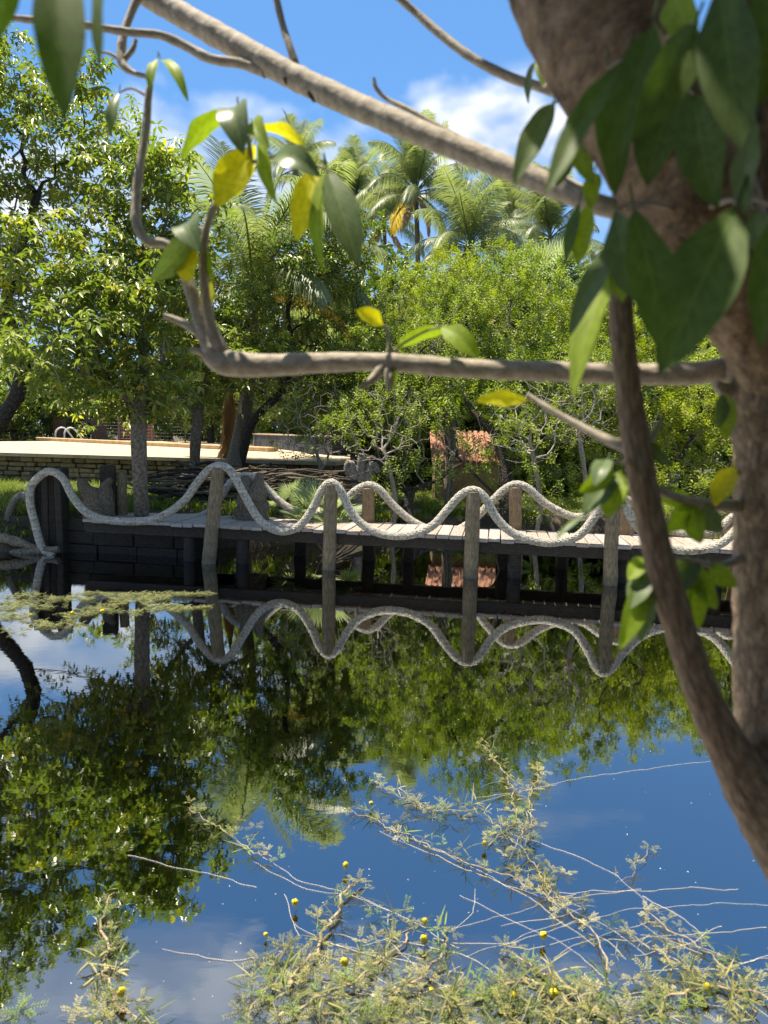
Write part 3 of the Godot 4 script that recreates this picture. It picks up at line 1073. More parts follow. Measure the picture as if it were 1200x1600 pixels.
func build_far_trees() -> void:
	var r := seeded(44)
	var lm := [sprig(r, 16, 0.7, 0.24, 0.12, M.leaf_far), whorl(r, 10, 0.34, 0.13, M.leaf_far)]
	var rows := [
		[-160, 560, 27, 200, 90], [20, 615, 33, 150, 45], [190, 615, 35, 140, 45], [330, 560, 30, 110, 90], [440, 520, 27, 100, 110], [560, 490, 25, 110, 110], [690, 510, 23, 110, 90],
		[820, 520, 24, 100, 80], [930, 500, 22, 110, 90], [1050, 500, 24, 120, 120], [1180, 480, 22, 120, 130], [1330, 500, 23, 140, 120], [620, 600, 18, 150, 80], [880, 620, 17, 150, 80], [1080, 620, 17, 130, 90],
		[620, 700, 19, 130, 45], [860, 700, 18, 130, 45], [480, 650, 28, 120, 50], [300, 655, 37, 130, 30], [40, 650, 37, 150, 35],
	]
	var where := ["far left beyond the pool terrace", "low one behind the pool ladder", "low one behind the red board panels", "behind the nearest palm's left side", "behind the nearest palm's right side", "behind the drooping yellow frond", "left of the brown hearted palm", "under the fan palm",
		"left of the leaning stem", "right of the leaning stem", "behind the near trunk", "outermost at the right edge", "low one behind the clay roof", "low one right of the clay roof", "low one at the leaning stem's right",
		"bushy one closing the gap left of the hut", "bushy one closing the gap right of the hut", "bushy one behind the tiled basin wall", "bushy one behind the ochre kerb", "bushy one at the terrace's left end"]
	for k in rows.size():
		var q = rows[k]
		var c: Vector3 = at(q[0], q[1], q[2])
		var base := Vector3(c.x, land(c.x, c.z) - 0.1, c.z)
		var t := thing("background_tree", "dark leafy tree in the belt behind, " + where[k], "tree", base, "trees behind the scrub and the terrace")
		var bl := blob(q[0], q[1], q[2], q[3], q[4])
		var low := blob(q[0] + 30, q[1] + q[4] * 0.7, q[2] + 0.5, q[3] * 0.9, q[4] * 0.6)
		var g := grow(r, [[base, base.lerp(c, 0.5) + Vector3(r.randf_range(-0.3, 0.3), 0, 0), c]], [bl, low], 230, 0.01, 0.16, 0.3, 0.6, 0.2)
		tree_wood(t, g, "bark_dark", "bark_dark", 0.05)
		tree_leaves(t, g, r, lm, 0.05, 1.5, 0.5, Color(0.6, 0.65, 0.7), Color(1.3, 1.25, 1.0), 0.5)


# ---------------------------------------------------------------- palms
func frond_mesh(r: RandomNumberGenerator, l: float, rise: float, bend: float, n: int, ll: float, w: float, hang: float, m: Material) -> ArrayMesh:
	var b := Buf.new()
	var ps := PackedVector3Array()
	var rs := PackedFloat32Array()
	var p := Vector3.ZERO
	var N := 26
	var tg := []
	for i in N:
		var s := float(i) / (N - 1)
		var a := rise - bend * pow(s, 1.35)
		tg.append(Vector3(cos(a), sin(a), 0))
		ps.append(p)
		rs.append(lerpf(0.035, 0.005, s) * l / 3.2)
		p += tg[i] * (l / (N - 1))
	b.tube(ps, rs, 5, false)
	for k in n:
		var s := 0.16 + 0.84 * (k + 0.5) / n
		var f := s * (N - 1)
		var i := mini(int(f), N - 2)
		var c := ps[i].lerp(ps[i + 1], f - i)
		var T: Vector3 = tg[i]
		var U := Vector3(-T.y, T.x, 0)
		for sd in [-1.0, 1.0]:
			var len: float = ll * pow(sin(PI * clampf(0.12 + 0.86 * (s - 0.16) / 0.84, 0, 1)), 0.55) * r.randf_range(0.88, 1.06)
			var fw := lerpf(0.45, 1.1, s) + r.randf_range(-0.1, 0.1)
			var d := (Vector3(0, 0, sd) + T * fw + U * r.randf_range(0.1, 0.35)).normalized()
			var q := c
			var ids := []
			for h in 4:
				var u := h / 3.0
				if h:
					d = (d + Vector3.DOWN * hang * 0.42).normalized()
					q += d * len / 3.0
				var wd := (T - d * T.dot(d)).normalized() * w * ([0.7, 1.0, 0.7, 0.06][h] as float) * 0.5
				var nn := d.cross(wd).normalized()
				if nn.y < 0.0:
					nn = -nn
				ids.append([b.put(q - wd, nn), b.put(q + wd, nn)])
			for h in 3:
				var a: Array = ids[h]
				var e: Array = ids[h + 1]
				var fn := (b.v[a[1]] - b.v[a[0]]).cross(b.v[e[0]] - b.v[a[0]])
				if fn.dot(b.n[a[0]]) > 0.0:
					b.quad(a[0], a[1], e[1], e[0])
				else:
					b.quad(a[0], e[0], e[1], a[1])
	return b.mesh(m)


func ringed_trunk(r: RandomNumberGenerator, base: Vector3, top: Vector3, r0: float, r1: float) -> Buf:
	var ps := PackedVector3Array()
	var rs := PackedFloat32Array()
	var lean := Vector3(r.randf_range(-0.3, 0.3), 0, r.randf_range(-0.3, 0.3))
	var n := int(base.distance_to(top) / 0.06)
	for i in n + 1:
		var t := float(i) / n
		ps.append(base.lerp(top, t) + lean * sin(PI * t) * 0.8)
		rs.append((lerpf(r0, r1, pow(t, 0.6)) + 0.06 * exp(-t * 14.0)) * (1.0 + 0.05 * (i % 2) + r.randf_range(-0.02, 0.02)))
	var b := Buf.new()
	b.tube(ps, rs, 12)
	return b


var fronds := {}


func palm(label: String, base: Vector3, top: Vector3, size: float, n: int, seed_: int, kind: String, dead := 3, low := -0.5) -> Node3D:
	var r := seeded(seed_)
	var t := thing("coconut_palm", label, "palm", base, "coconut palms")
	part("trunk", ringed_trunk(r, base, top, 0.17 * size, 0.1 * size), M.palm_trunk, t)
	var c := top - base
	for k in n + dead:
		var u := float(k) / n
		var which := mini(int(u * 5.0), 4)
		var m: Mesh = fronds[kind + str(which)] if k < n else fronds["dead"]
		var yaw := k * 2.39996 + r.randf_range(-0.25, 0.25)
		var s := size * r.randf_range(0.85, 1.1) * (1.0 if k < n else 0.75)
		if kind == "green" and k < n and k >= n - 2:
			m = fronds["yellow"]
		var bs := Basis(Vector3.UP, yaw) * Basis(Vector3.BACK, r.randf_range(-0.12, 0.12)) * Basis(Vector3.RIGHT, r.randf_range(-0.35, 0.35))
		shared("frond" if k < n else "dead_frond", m, Transform3D(bs.scaled(Vector3(s, s, s)), c + Vector3(0, (0.5 - u) * 0.3, 0)), t)
	return t


func build_palms() -> void:
	var r := seeded(55)
	for row in [["green", "frond_green"], ["deep", "frond_deep"]]:
		for k in 5:
			fronds[row[0] + str(k)] = frond_mesh(r, 3.2, [1.5, 1.3, 1.0, 0.55, 0.05][k], [0.5, 1.0, 1.5, 1.7, 1.5][k], 96, 0.95, 0.026, [0.4, 0.8, 1.2, 1.5, 1.6][k], M[row[1]])
	fronds["yellow"] = frond_mesh(r, 3.0, 0.2, 1.6, 55, 0.75, 0.045, 1.1, M.frond_yellow)
	fronds["dead"] = frond_mesh(r, 2.6, -0.6, 0.9, 40, 0.6, 0.04, 1.3, M.frond_dead)
	var far := [
		["tallest coconut palm, upright crown left of the white cloud", 650, 300, 25.0, 1.05, 24, "green"],
		["coconut palm with a narrow dark crown just left of the tallest one", 556, 312, 29.0, 0.95, 20, "deep"],
		["coconut palm with a brown fibrous heart, lower right of the tallest one", 735, 385, 23.0, 1.05, 24, "green"],
		["distant dark coconut palm high above the near palm", 462, 262, 35.0, 1.05, 20, "deep"],
		["coconut palm half hidden behind the hanging leaves below the diagonal branch", 860, 370, 26.0, 1.05, 22, "deep"],
		["yellowing coconut palm behind the leaning stem", 985, 440, 22.0, 1.0, 20, "green"],
		["distant coconut palm between the tallest palm and the dark narrow one", 600, 345, 32.0, 1.05, 20, "green"],
		["distant coconut palm low behind the hanging leaf tuft", 510, 330, 30.0, 1.05, 20, "deep"],
		["distant coconut palm just right of the one with the brown heart", 800, 350, 33.0, 1.05, 18, "deep"],
	]
	for k in far.size():
		var q = far[k]
		var top: Vector3 = at(q[1], q[2], q[3] * 1.5)
		palm(q[0], Vector3(top.x + 0.4, land(top.x, top.z) - 0.1, top.z), top, q[4] * 1.12, q[5] + 4, 60 + k, q[6], 4)
	# the near one whose trunk stands by the terrace; its fronds arch over the broadleaf trees
	var top2 := at(395, 468, 13.6)
	var base2 := on_level(354, 778, 0.45)
	var np := palm("nearest coconut palm, trunk with hanging dead fronds beside the terrace wall", base2, top2, 1.0, 0, 71, "green", 0)
	for q in [["green0", 0.3, 1.05], ["green0", 2.6, 1.1], ["green1", -0.3, 1.1], ["green1", 3.3, 1.0], ["green2", 0.15, 1.05], ["green2", -0.7, 1.1], ["green3", -0.25, 1.0], ["yellow", -0.12, 0.95], ["green2", 2.9, 1.05], ["green1", 4.2, 1.0], ["green3", 3.5, 1.0], ["green2", 1.6, 1.0], ["green3", 0.9, 1.0], ["green2", 4.8, 1.0], ["green3", 5.4, 1.0], ["green1", 1.2, 1.0], ["green1", 5.8, 1.05]]:
		var s: float = q[2] * 0.9
		shared("frond", fronds[q[0]], Transform3D(Basis(Vector3.UP, q[1]).scaled(Vector3(s, s, s)), top2 - base2), np)
	# a cut young palm's dead frond hanging on its trunk
	for q in [[0.2, 600, 1.0], [-0.4, 585, 0.9], [-1.2, 595, 1.0], [2.6, 600, 0.8]]:
		var p: Vector3 = at(358, q[1], 13.2)
		shared("dead_frond", fronds["dead"], Transform3D((Basis(Vector3.UP, q[0]) * Basis(Vector3.BACK, -0.75)).scaled(Vector3(0.62, 0.62, 0.62)), p - base2), np)
	# fan palms
	fan_palm("fan palm with stiff blue-green fans below the coconut palms", Vector3.ZERO, at(850, 455, 19.0), 1.25, 26, 81)
	fan_palm("small low fan palm growing on the bank just behind the boardwalk", on_level(500, 838, 0.25), on_level(500, 838, 0.25) + Vector3(0, 0.12, 0), 0.55, 14, 82)
	fan_palm("small fan palm on the grass under the terrace wall, left of the driftwood", on_level(455, 806, 0.4), on_level(455, 806, 0.4) + Vector3(0, 0.1, 0), 0.4, 11, 83)


func fan_palm(label: String, base: Vector3, top: Vector3, size: float, n: int, seed_: int) -> void:
	var r := seeded(seed_)
	if base == Vector3.ZERO:
		base = Vector3(top.x, land(top.x, top.z) - 0.1, top.z)
	var t := thing("fan_palm", label, "palm", base, "fan palms")
	part("trunk", ringed_trunk(r, base - Vector3(0, 0.1, 0), top, 0.13 * size, 0.1 * size), M.palm_trunk, t)
	var b := Buf.new()
	b.tube(PackedVector3Array([Vector3.ZERO, Vector3(0.3, 0.02, 0), Vector3(0.62, 0, 0)]), PackedFloat32Array([0.014, 0.01, 0.007]), 5, false)
	var c := Vector3(0.62, 0, 0)
	for k in 30:
		var a := lerpf(-2.1, 2.1, k / 29.0) + r.randf_range(-0.03, 0.03)
		var l := 0.62 * (0.72 + 0.28 * cos(a * 0.7)) * r.randf_range(0.92, 1.05)
		var d := Vector3(cos(a), 0.12, sin(a)).normalized()
		var sd := Vector3(-sin(a), 0, cos(a))
		var ids := []
		for h in 4:
			var u := [0.0, 0.5, 0.8, 1.0][h] as float
			var w := [0.006, 0.05, 0.034, 0.003][h] as float
			var p := c + d * l * u + Vector3.DOWN * u * u * 0.12
			ids.append([b.put(p - sd * w * 0.5 - Vector3(0, w * 0.4, 0), (Vector3.UP - sd * 0.7).normalized()), b.put(p, Vector3.UP), b.put(p + sd * w * 0.5 - Vector3(0, w * 0.4, 0), (Vector3.UP + sd * 0.7).normalized())])
		for h in 3:
			for m in 2:
				b.quad(ids[h][m], ids[h][m + 1], ids[h + 1][m + 1], ids[h + 1][m])
	var m := b.mesh(M.fan_green)
	for k in n:
		var up := lerpf(1.35, -0.2, float(k) / n)
		var bs := Basis(Vector3.UP, k * 2.39996) * Basis(Vector3.BACK, up) * Basis(Vector3.RIGHT, r.randf_range(-0.5, 0.5))
		var s := size * r.randf_range(0.85, 1.1)
		shared("fan_leaf", m, Transform3D(bs.scaled(Vector3(s, s, s)), top - base), t)


# ---------------------------------------------------------------- terrace, fence, hut
func prism(pts: Array, y0: float, y1: float) -> Buf:
	var b := Buf.new()
	var mid := Vector3.ZERO
	for p in pts:
		mid += p
	mid /= pts.size()
	mid.y = (y0 + y1) * 0.5
	var up := []
	var dn := []
	for p in pts:
		up.append(Vector3(p.x, y1, p.z))
		dn.append(Vector3(p.x, y0, p.z))
	b.poly(up, mid)
	b.poly(dn, mid)
	for k in pts.size():
		var m := (k + 1) % pts.size()
		b.poly([dn[k], dn[m], up[m], up[k]], mid)
	return b


func build_terrace() -> void:
	var A := on_level(0, 707, 1.1)
	var B := on_level(525, 722, 1.1)
	var u := (B - A).normalized()
	var back := Vector3(u.z, 0, -u.x)
	var A2 := A - u * 7.0
	var r := seeded(5)
	var t := thing("pool_terrace", "raised cream concrete pool terrace on a rough stone retaining wall, far left bank", "terrace", Vector3(B.x, 0.4, B.z))
	part("slab", prism([A2, B, B + back * 5.0 + u * 0.2, B + back * 19.0 - u * 2.6, A2 + back * 19.0], 1.035, 1.1), M.concrete, t)
	var f := back * 0.18
	part("wall_core", prism([A2 + f * 2.2, B + f * 2.2 - u * 0.12, B + back * 4.9 - u * 0.02, A2 + back * 4.9], 0.0, 1.03), M.mortar, t)
	var bs := Basis(u, Vector3.UP, u.cross(Vector3.UP))
	var y := 0.42
	var row := 0
	var total := A2.distance_to(B)
	while y < 0.98:
		var h := r.randf_range(0.085, 0.13)
		h = minf(h, 1.03 - y)
		var s := total - 0.13
		while s > total - 9.4:
			var w := r.randf_range(0.14, 0.42)
			var b := Buf.new()
			b.box(A2 + u * (s - w * 0.5) + back * (0.34 + r.randf_range(-0.04, 0.03)) + Vector3(0, y + h * 0.5 - A2.y, 0), bs, Vector3(w - 0.018, h - 0.014, 0.2), 0.016, r, 0.008)
			part("stone", b, M["stone_%d" % (r.randi() % 3)], t)
			s -= w
		y += h
		row += 1
	# the low ochre kerb along the pool
	var k0 := on_level(62, 688, 1.1)
	var k1 := on_level(426, 706, 1.1)
	var ku := (k1 - k0).normalized()
	var kb := Buf.new()
	kb.box((k0 + k1) * 0.5 + Vector3(0, 0.062, 0), Basis(ku, Vector3.UP, ku.cross(Vector3.UP)), Vector3(k0.distance_to(k1), 0.12, 0.3), 0.02)
	tag(part("pool_kerb", kb, M.coping), "long low ochre kerb along the pool edge on the terrace", "kerb")
	# the raised tiled basin wall
	var n0 := on_level(518, 712, 1.1)
	var n1 := on_level(395, 697, 1.1)
	var nu := (n1 - n0).normalized()
	var nb := nu.cross(Vector3.UP)
	if nb.x > 0.0:
		nb = -nb
	var wl := n0.distance_to(n1)
	var hh := 0.42
	var tw := thing("tiled_basin_wall", "low wall of dark blue tiles with pale joints at the right end of the terrace", "wall", n0)
	var cb := Buf.new()
	var nbs := Basis(nu, Vector3.UP, nu.cross(Vector3.UP))
	cb.box(n0 + nu * wl * 0.5 - nb * 0.2 + Vector3(0, hh * 0.5, 0), nbs, Vector3(wl, hh, 0.36), 0.005)
	part("core", cb, M.grout, tw)
	var kb2 := Buf.new()
	kb2.box(n0 + nu * wl * 0.5 - nb * 0.2 + Vector3(0, hh + 0.022, 0), nbs, Vector3(wl + 0.05, 0.04, 0.44), 0.006)
	part("capping", kb2, M.concrete, tw)
	var tm := []
	for k in 2:
		var b := Buf.new()
		b.box(Vector3.ZERO, Basis.IDENTITY, Vector3(0.185, 0.185, 0.012), 0.003)
		tm.append(b.mesh(M[["tile_navy", "tile_slate"][k]]))
	for i in int(wl / 0.2):
		for j in 2:
			shared("tile", tm[r.randi() % 2], Transform3D(nbs, n0 + nu * (0.1 + i * 0.2) - nb * 0.016 + Vector3(0, 0.105 + j * 0.2, 0) - n0), tw)
	for i in 2:
		for j in 2:
			shared("tile", tm[0], Transform3D(Basis(-nb, Vector3.UP, -nu), n0 - nu * 0.004 - nb * (0.1 + i * 0.19) + Vector3(0, 0.105 + j * 0.2, 0) - n0), tw)
	# the steel ladder's two hoops
	var l0 := on_level(95, 688, 1.1)
	var la := thing("pool_ladder", "pair of white curved pool ladder handrails standing at the pool edge", "ladder", l0)
	for k in 2:
		var o := l0 + Vector3(0.38 * k - 0.2, 0, 0.05 * k)
		var s := smooth([o, o + Vector3(0, 0.3, 0), o + Vector3(0.1, 0.47, -0.05), o + Vector3(0.27, 0.5, -0.12), o + Vector3(0.45, 0.3, -0.2), o + Vector3(0.62, 0.0, -0.28), o + Vector3(0.68, -0.12, -0.3)], [0.034, 0.034, 0.034, 0.034, 0.034, 0.034, 0.034], 0.05)
		var b := Buf.new()
		b.tube(s[0], s[1], 8)
		part("handrail", b, M.white_rail, la)
	# boards and wire fence behind the pool
	var fences := [[84, 104, "brown_board", "brown board panel behind the pool ladder"], [143, 168, "brown_board", "brown board gate panel right of the pool ladder"], [184, 204, "red_board", "red brown board panel left of the grey trunk"], [222, 243, "red_board", "small bright red board panel just right of the grey trunk"]]
	for q in fences:
		var p0: Vector3 = at(q[0], 690, 32.0)
		var p1: Vector3 = at(q[1], 690, 32.0)
		p0.y = 0.9
		p1.y = 0.9
		var t3 := thing("board_panel", q[3], "fence", p0, "board panels behind the pool")
		var dist := p0.distance_to(p1)
		var du := (p1 - p0) / dist
		var hgt := 1.25 if q[2] == "red_board" else 1.0
		var cnt := maxi(2, int(dist / 0.16))
		for i in cnt:
			var b := Buf.new()
			b.box(p0 + du * ((i + 0.5) * dist / cnt) + Vector3(0, hgt * 0.5 + 0.1, 0), Basis(du, Vector3.UP, du.cross(Vector3.UP)), Vector3(dist / cnt - 0.012, hgt + r.randf_range(-0.02, 0.02), 0.03), 0.004)
			part("board", b, M[q[2]], t3)
	var f0 := at(-60, 690, 33.0)
	var f1 := at(620, 700, 30.0)
	f0.y = 0.9
	f1.y = 0.9
	var wf := thing("wire_fence", "grey wire fence on thin posts behind the pool terrace", "fence", f0)
	for i in 14:
		var p := f0.lerp(f1, i / 13.0)
		var b := Buf.new()
		b.tube(PackedVector3Array([p - Vector3(0, 0.6, 0), p + Vector3(0, 1.35, 0)]), PackedFloat32Array([0.03, 0.028]), 6)
		part("fence_post", b, M.wire, wf)
	var wb := Buf.new()
	for k in 9:
		var y2 := 0.15 + k * 0.14
		wb.tube(PackedVector3Array([f0 + Vector3(0, y2, 0), f1 + Vector3(0, y2, 0)]), PackedFloat32Array([0.006, 0.006]), 4, false)
	for k in 130:
		var p := f0.lerp(f1, k / 129.0)
		wb.tube(PackedVector3Array([p + Vector3(0, 0.12, 0), p + Vector3(0, 1.3, 0)]), PackedFloat32Array([0.005, 0.005]), 4, false)
	part("wire_netting", wb, M.wire, wf, "stuff")
	build_hut(r)


func build_hut(r: RandomNumberGenerator) -> void:
	var c := at(732, 722, 14.6)
	var g := land(c.x, c.z) - 0.1
	var t := thing("tiled_hut", "small low ochre hut with an orange clay tile roof half hidden in the scrub", "hut", Vector3(c.x, g, c.z))
	var w := 1.5
	var eave := 1.12
	var b := Buf.new()
	b.box(Vector3(c.x, (g + eave) * 0.5, c.z - 0.7), Basis.IDENTITY, Vector3(w - 0.2, eave - g, 1.2), 0.01)
	part("wall", b, M.ochre_wall, t)
	var slope := atan2(0.62, 1.0)
	var rb := Basis(Vector3.RIGHT, slope)
	var b2 := Buf.new()
	b2.box(Vector3(c.x, eave + 0.26, c.z - 0.55), rb, Vector3(w, 0.04, 1.15), 0.005)
	part("roof", b2, M.terracotta, t)
	var tile := Buf.new()
	var L := 0.34
	for i in 2:
		for j in 7:
			var a := PI * j / 6.0
			var rr := 0.062 - 0.008 * i
			tile.put(Vector3(cos(a) * rr, sin(a) * rr * 0.8, L * (0.5 - i)), Vector3(cos(a), sin(a), 0.05).normalized())
	for j in 6:
		tile.quad(j, j + 7, j + 8, j + 1)
	var tm := tile.mesh(M.terracotta)
	for i in 11:
		for k in 4:
			var o := Vector3(c.x, eave + 0.26, c.z - 0.55) + rb * Vector3(-w * 0.5 + 0.08 + i * 0.131, 0.03 + 0.012 * (k % 2) + r.randf_range(0, 0.006), 0.44 - k * 0.27)
			shared("roof_tile", tm, Transform3D(rb * Basis(Vector3.RIGHT, 0.06) * Basis(Vector3.UP, r.randf_range(-0.04, 0.04)), o - t.position), t)


# ---------------------------------------------------------------- bank: stumps, driftwood, brush, grass
func log_shape(pts: Array, rads: Array, seed_: int, lump := 0.35, sides := 12) -> Buf:
	var nz := FastNoiseLite.new()
	nz.seed = seed_
	nz.frequency = 0.05
	var s := smooth(pts, rads, 0.04)
	var b := Buf.new()
	b.tube(s[0], s[1], sides, true, 0.3, 0, 1.0, 0.0, lump, nz)
	return b


func build_bank() -> void:
	var r := seeded(6)
	# the wide black stump at the left end of the deck: upright split timbers
	var p := on_wall(76, 860, 0.12)
	var t := thing("timber_stump", "wide black stump of upright split timbers under the rope at the deck's left end", "stump", Vector3(p.x, 0.0, p.z))
	for k in 5:
		var q := on_wall(57 + k * 9.5, 800, 0.2 + 0.05 * (k % 2))
		var b := Buf.new()
		b.box(Vector3(q.x, 0.45, q.z), Basis(Vector3.UP, r.randf_range(-0.2, 0.2)) * Basis(Vector3.BACK, r.randf_range(-0.03, 0.03)), Vector3(0.085, 1.16 + r.randf_range(-0.04, 0.05), 0.2), 0.012, r, 0.008)
		part("timber", b, M.dark_stump, t)
	p = on_wall(101, 800, 0.35)
	tag(part("slim_post", log_shape([Vector3(p.x, -0.2, p.z), Vector3(p.x, 0.5, p.z), Vector3(p.x + 0.01, 1.09, p.z)], [0.062, 0.058, 0.052], 3, 0.1), M.dark_stump), "slim dark post right beside the wide black stump", "post")
	p = on_level(150, 808, 0.46)
	t = thing("hollow_log", "pale hollow forked log leaning open beside the dark square post on the grass", "log", p)
	part("log_side", log_shape([p + Vector3(0.05, -0.1, 0), p + Vector3(-0.02, 0.2, 0), p + Vector3(-0.13, 0.38, 0.03), p + Vector3(-0.17, 0.5, 0.03)], [0.16, 0.15, 0.09, 0.035], 8, 0.5), M.old_wood, t)
	part("log_side", log_shape([p + Vector3(0.12, -0.1, -0.05), p + Vector3(0.1, 0.25, -0.05), p + Vector3(0.12, 0.42, -0.05), p + Vector3(0.2, 0.5, -0.05)], [0.13, 0.11, 0.06, 0.03], 9, 0.5), M.old_wood, t)
	p = on_level(170, 806, 0.46)
	var sb := Buf.new()
	sb.box(p + Vector3(0, 0.24, 0), Basis(Vector3.UP, 0.3), Vector3(0.2, 0.86, 0.17), 0.015, r, 0.012)
	tag(part("square_post", sb, M.dark_stump), "thick dark square post on the grass between the hollow log and a slim round post", "post")
	p = on_level(191, 806, 0.46)
	tag(part("round_post", log_shape([p - Vector3(0, 0.2, 0), p + Vector3(0, 0.3, 0), p + Vector3(0.01, 0.58, 0)], [0.07, 0.066, 0.062], 4, 0.1), M.grey_post), "slim brown round post just left of the straight grey tree trunk", "post")
	# dark boards holding the bank under the deck's left end
	t = thing("timber_retaining_wall", "black wet board wall holding the bank under the left end of the boardwalk", "wall", on_wall(200, 860, 0.32))
	for k in 3:
		for j in 6:
			var q0 := on_wall(92 + (j - 2) * 62 - 6 * k, 860, 0.3)
			var q1 := on_wall(92 + (j - 1) * 62 - 6 * k, 860, 0.3)
			var du := (q1 - q0).normalized()
			du = Vector3(du.x, 0, du.z).normalized()
			var bb := Buf.new()
			var cc := (q0 + q1) * 0.5
			bb.box(Vector3(cc.x, 0.02 + k * 0.17, cc.z) + Vector3(0, 0, r.randf_range(-0.02, 0.02)), Basis(du, Vector3.UP, du.cross(Vector3.UP)), Vector3(q0.distance_to(q1) - 0.012, 0.158, 0.05), 0.008, r, 0.005)
			part("board", bb, M.wet_wood, t)
	# grey root stump behind the second post
	p = on_level(392, 818, 0.42)
	t = thing("root_stump", "grey weathered root stump behind the deck between the two left rope posts", "stump", p)
	for q in [[-0.08, 0.62, 0.1, 1], [0.12, 0.66, 0.09, 2], [0.2, 0.3, 0.07, 3], [-0.2, 0.2, 0.06, 4]]:
		part("root", log_shape([p + Vector3(q[0] * 0.3, -0.15, 0), p + Vector3(q[0] * 0.6, q[1] * 0.5, 0.02), p + Vector3(q[0], q[1], 0.0)], [0.15, 0.11, q[2] * 0.45], 20 + q[3], 0.6), M.old_wood, t)
	# whitish driftwood at the foot of the terrace
	p = on_level(560, 800, 0.4)
	t = thing("pale_driftwood", "whitish knotted driftwood standing at the bank behind the second front post", "driftwood", p)
	for q in [[-0.14, 0.75, 31], [0.05, 0.86, 32], [0.2, 0.72, 33]]:
		part("branch_stub", log_shape([p + Vector3(0, -0.1, 0), p + Vector3(q[0] * 0.5, 0.4, 0), p + Vector3(q[0], q[1], 0.02), p + Vector3(q[0] * 1.5, q[1] - 0.1, 0.04)], [0.09, 0.08, 0.085, 0.03], q[2], 0.8), M.driftwood, t)
	# logs at the water's edge on the left
	var ln := [["long grey driftwood log lying along the waterline at the left edge", 0, 872, 92, 858, 0.06], ["upper grey driftwood log slanting down to the water at the left edge", -20, 835, 70, 862, 0.055], ["short pale driftwood piece at the very left waterline", -30, 884, 45, 880, 0.05], ["thin dark driftwood stick below the rope end", 30, 893, 100, 872, 0.025]]
	for k in ln.size():
		var q = ln[k]
		var a := on_wall(q[1], q[2], 0.1)
		var e := on_wall(q[3], q[4], 0.0)
		tag(part("driftwood_log", log_shape([a, a.lerp(e, 0.5) + Vector3(0, 0.03, 0.03), e], [q[5], q[5] * 1.1, q[5] * 0.6], 40 + k, 0.5), M.old_wood), q[0], "driftwood", "driftwood logs at the left waterline")
	# tangle of dry branches against the terrace wall
	var A := on_level(235, 790, 0.5)
	var B := on_level(530, 800, 0.45)
	t = thing("brush_pile", "long heap of dry grey branches stacked against the terrace wall", "brush pile", A)
	for k in 190:
		var u := r.randf()
		var c := A.lerp(B, u) + Vector3(0, 0, 0.1 - r.randf() * 0.85)
		var y := r.randf_range(0.02, 0.58) * (1.0 if u > 0.15 else 0.7)
		var d := Vector3(r.randf_range(0.7, 1.0) * (1 if r.randf() > 0.5 else -1), r.randf_range(-0.12, 0.12), r.randf_range(-0.15, 0.15))
		var l := r.randf_range(0.5, 1.5)
		var q := c + Vector3(0, y, 0)
		var pts := [q - d * l * 0.5, q - d * l * 0.15 + sphere_dir(r) * 0.07, q + d * l * 0.2 + sphere_dir(r) * 0.07, q + d * l * 0.5 + Vector3(0, r.randf_range(-0.15, 0.12), 0)]
		for i in 4:
			pts[i].y = maxf(pts[i].y, 0.5)
		var rad := r.randf_range(0.008, 0.028)
		var s := smooth(pts, [rad, rad * 0.9, rad * 0.7, rad * 0.3], 0.12)
		var b := Buf.new()
		b.tube(s[0], s[1], 6)
		part("dry_branch", b, M.old_wood if r.randf() < 0.6 else M.bark_dark, t)
	# grass
	var gb := Buf.new()
	for k in 9:
		var a := r.randf() * TAU
		var d := Vector3(cos(a) * 0.5, 1.0, sin(a) * 0.5)
		var o := Vector3(r.randf_range(-0.05, 0.05), -0.01, r.randf_range(-0.05, 0.05))
		var sd := Vector3(-sin(a), 0, cos(a)) * 0.004
		var h := r.randf_range(0.06, 0.15)
		var m1 := o + d * h * 0.55
		var tip := o + d * h * 0.9 + Vector3(cos(a), -0.3, sin(a)) * h * 0.35
		var nn := Vector3(-cos(a), 0.8, -sin(a)).normalized()
		var i0 := gb.put(o - sd, nn)
		gb.put(o + sd, nn)
		gb.put(m1 - sd, nn)
		gb.put(m1 + sd, nn)
		gb.put(tip, nn)
		gb.quad(i0, i0 + 1, i0 + 3, i0 + 2)
		gb.tri(i0 + 2, i0 + 3, i0 + 4)
	var gm := gb.mesh(M.grass)
	var pl := []
	var ti := []
	var patch := FastNoiseLite.new()
	patch.frequency = 0.35
	while pl.size() < 26000:
		var x := r.randf_range(-12.0, 9.0)
		var z := r.randf_range(-17.0, -7.6) if x < 0.0 else r.randf_range(-20.0, -10.0)
		var y := land(x, z)
		if y < 0.14 or patch.get_noise_2d(x * 2.0, z * 2.0) < -0.12 + 0.3 * r.randf() - (0.35 if x < -1.0 else 0.0):
			continue
		var s := r.randf_range(0.6, 1.5)
		pl.append(Transform3D(Basis(Vector3.UP, r.randf() * TAU).scaled(Vector3(s, s * r.randf_range(0.6, 1.2), s)), Vector3(x, y, z)))
		ti.append(Color(0.6, 0.7, 0.6).lerp(Color(1.5, 1.25, 1.0), r.randf()))
	tag(scatter("grass", gm, pl, ti), "short bright green grass growing on the far banks", "grass", "", "stuff")


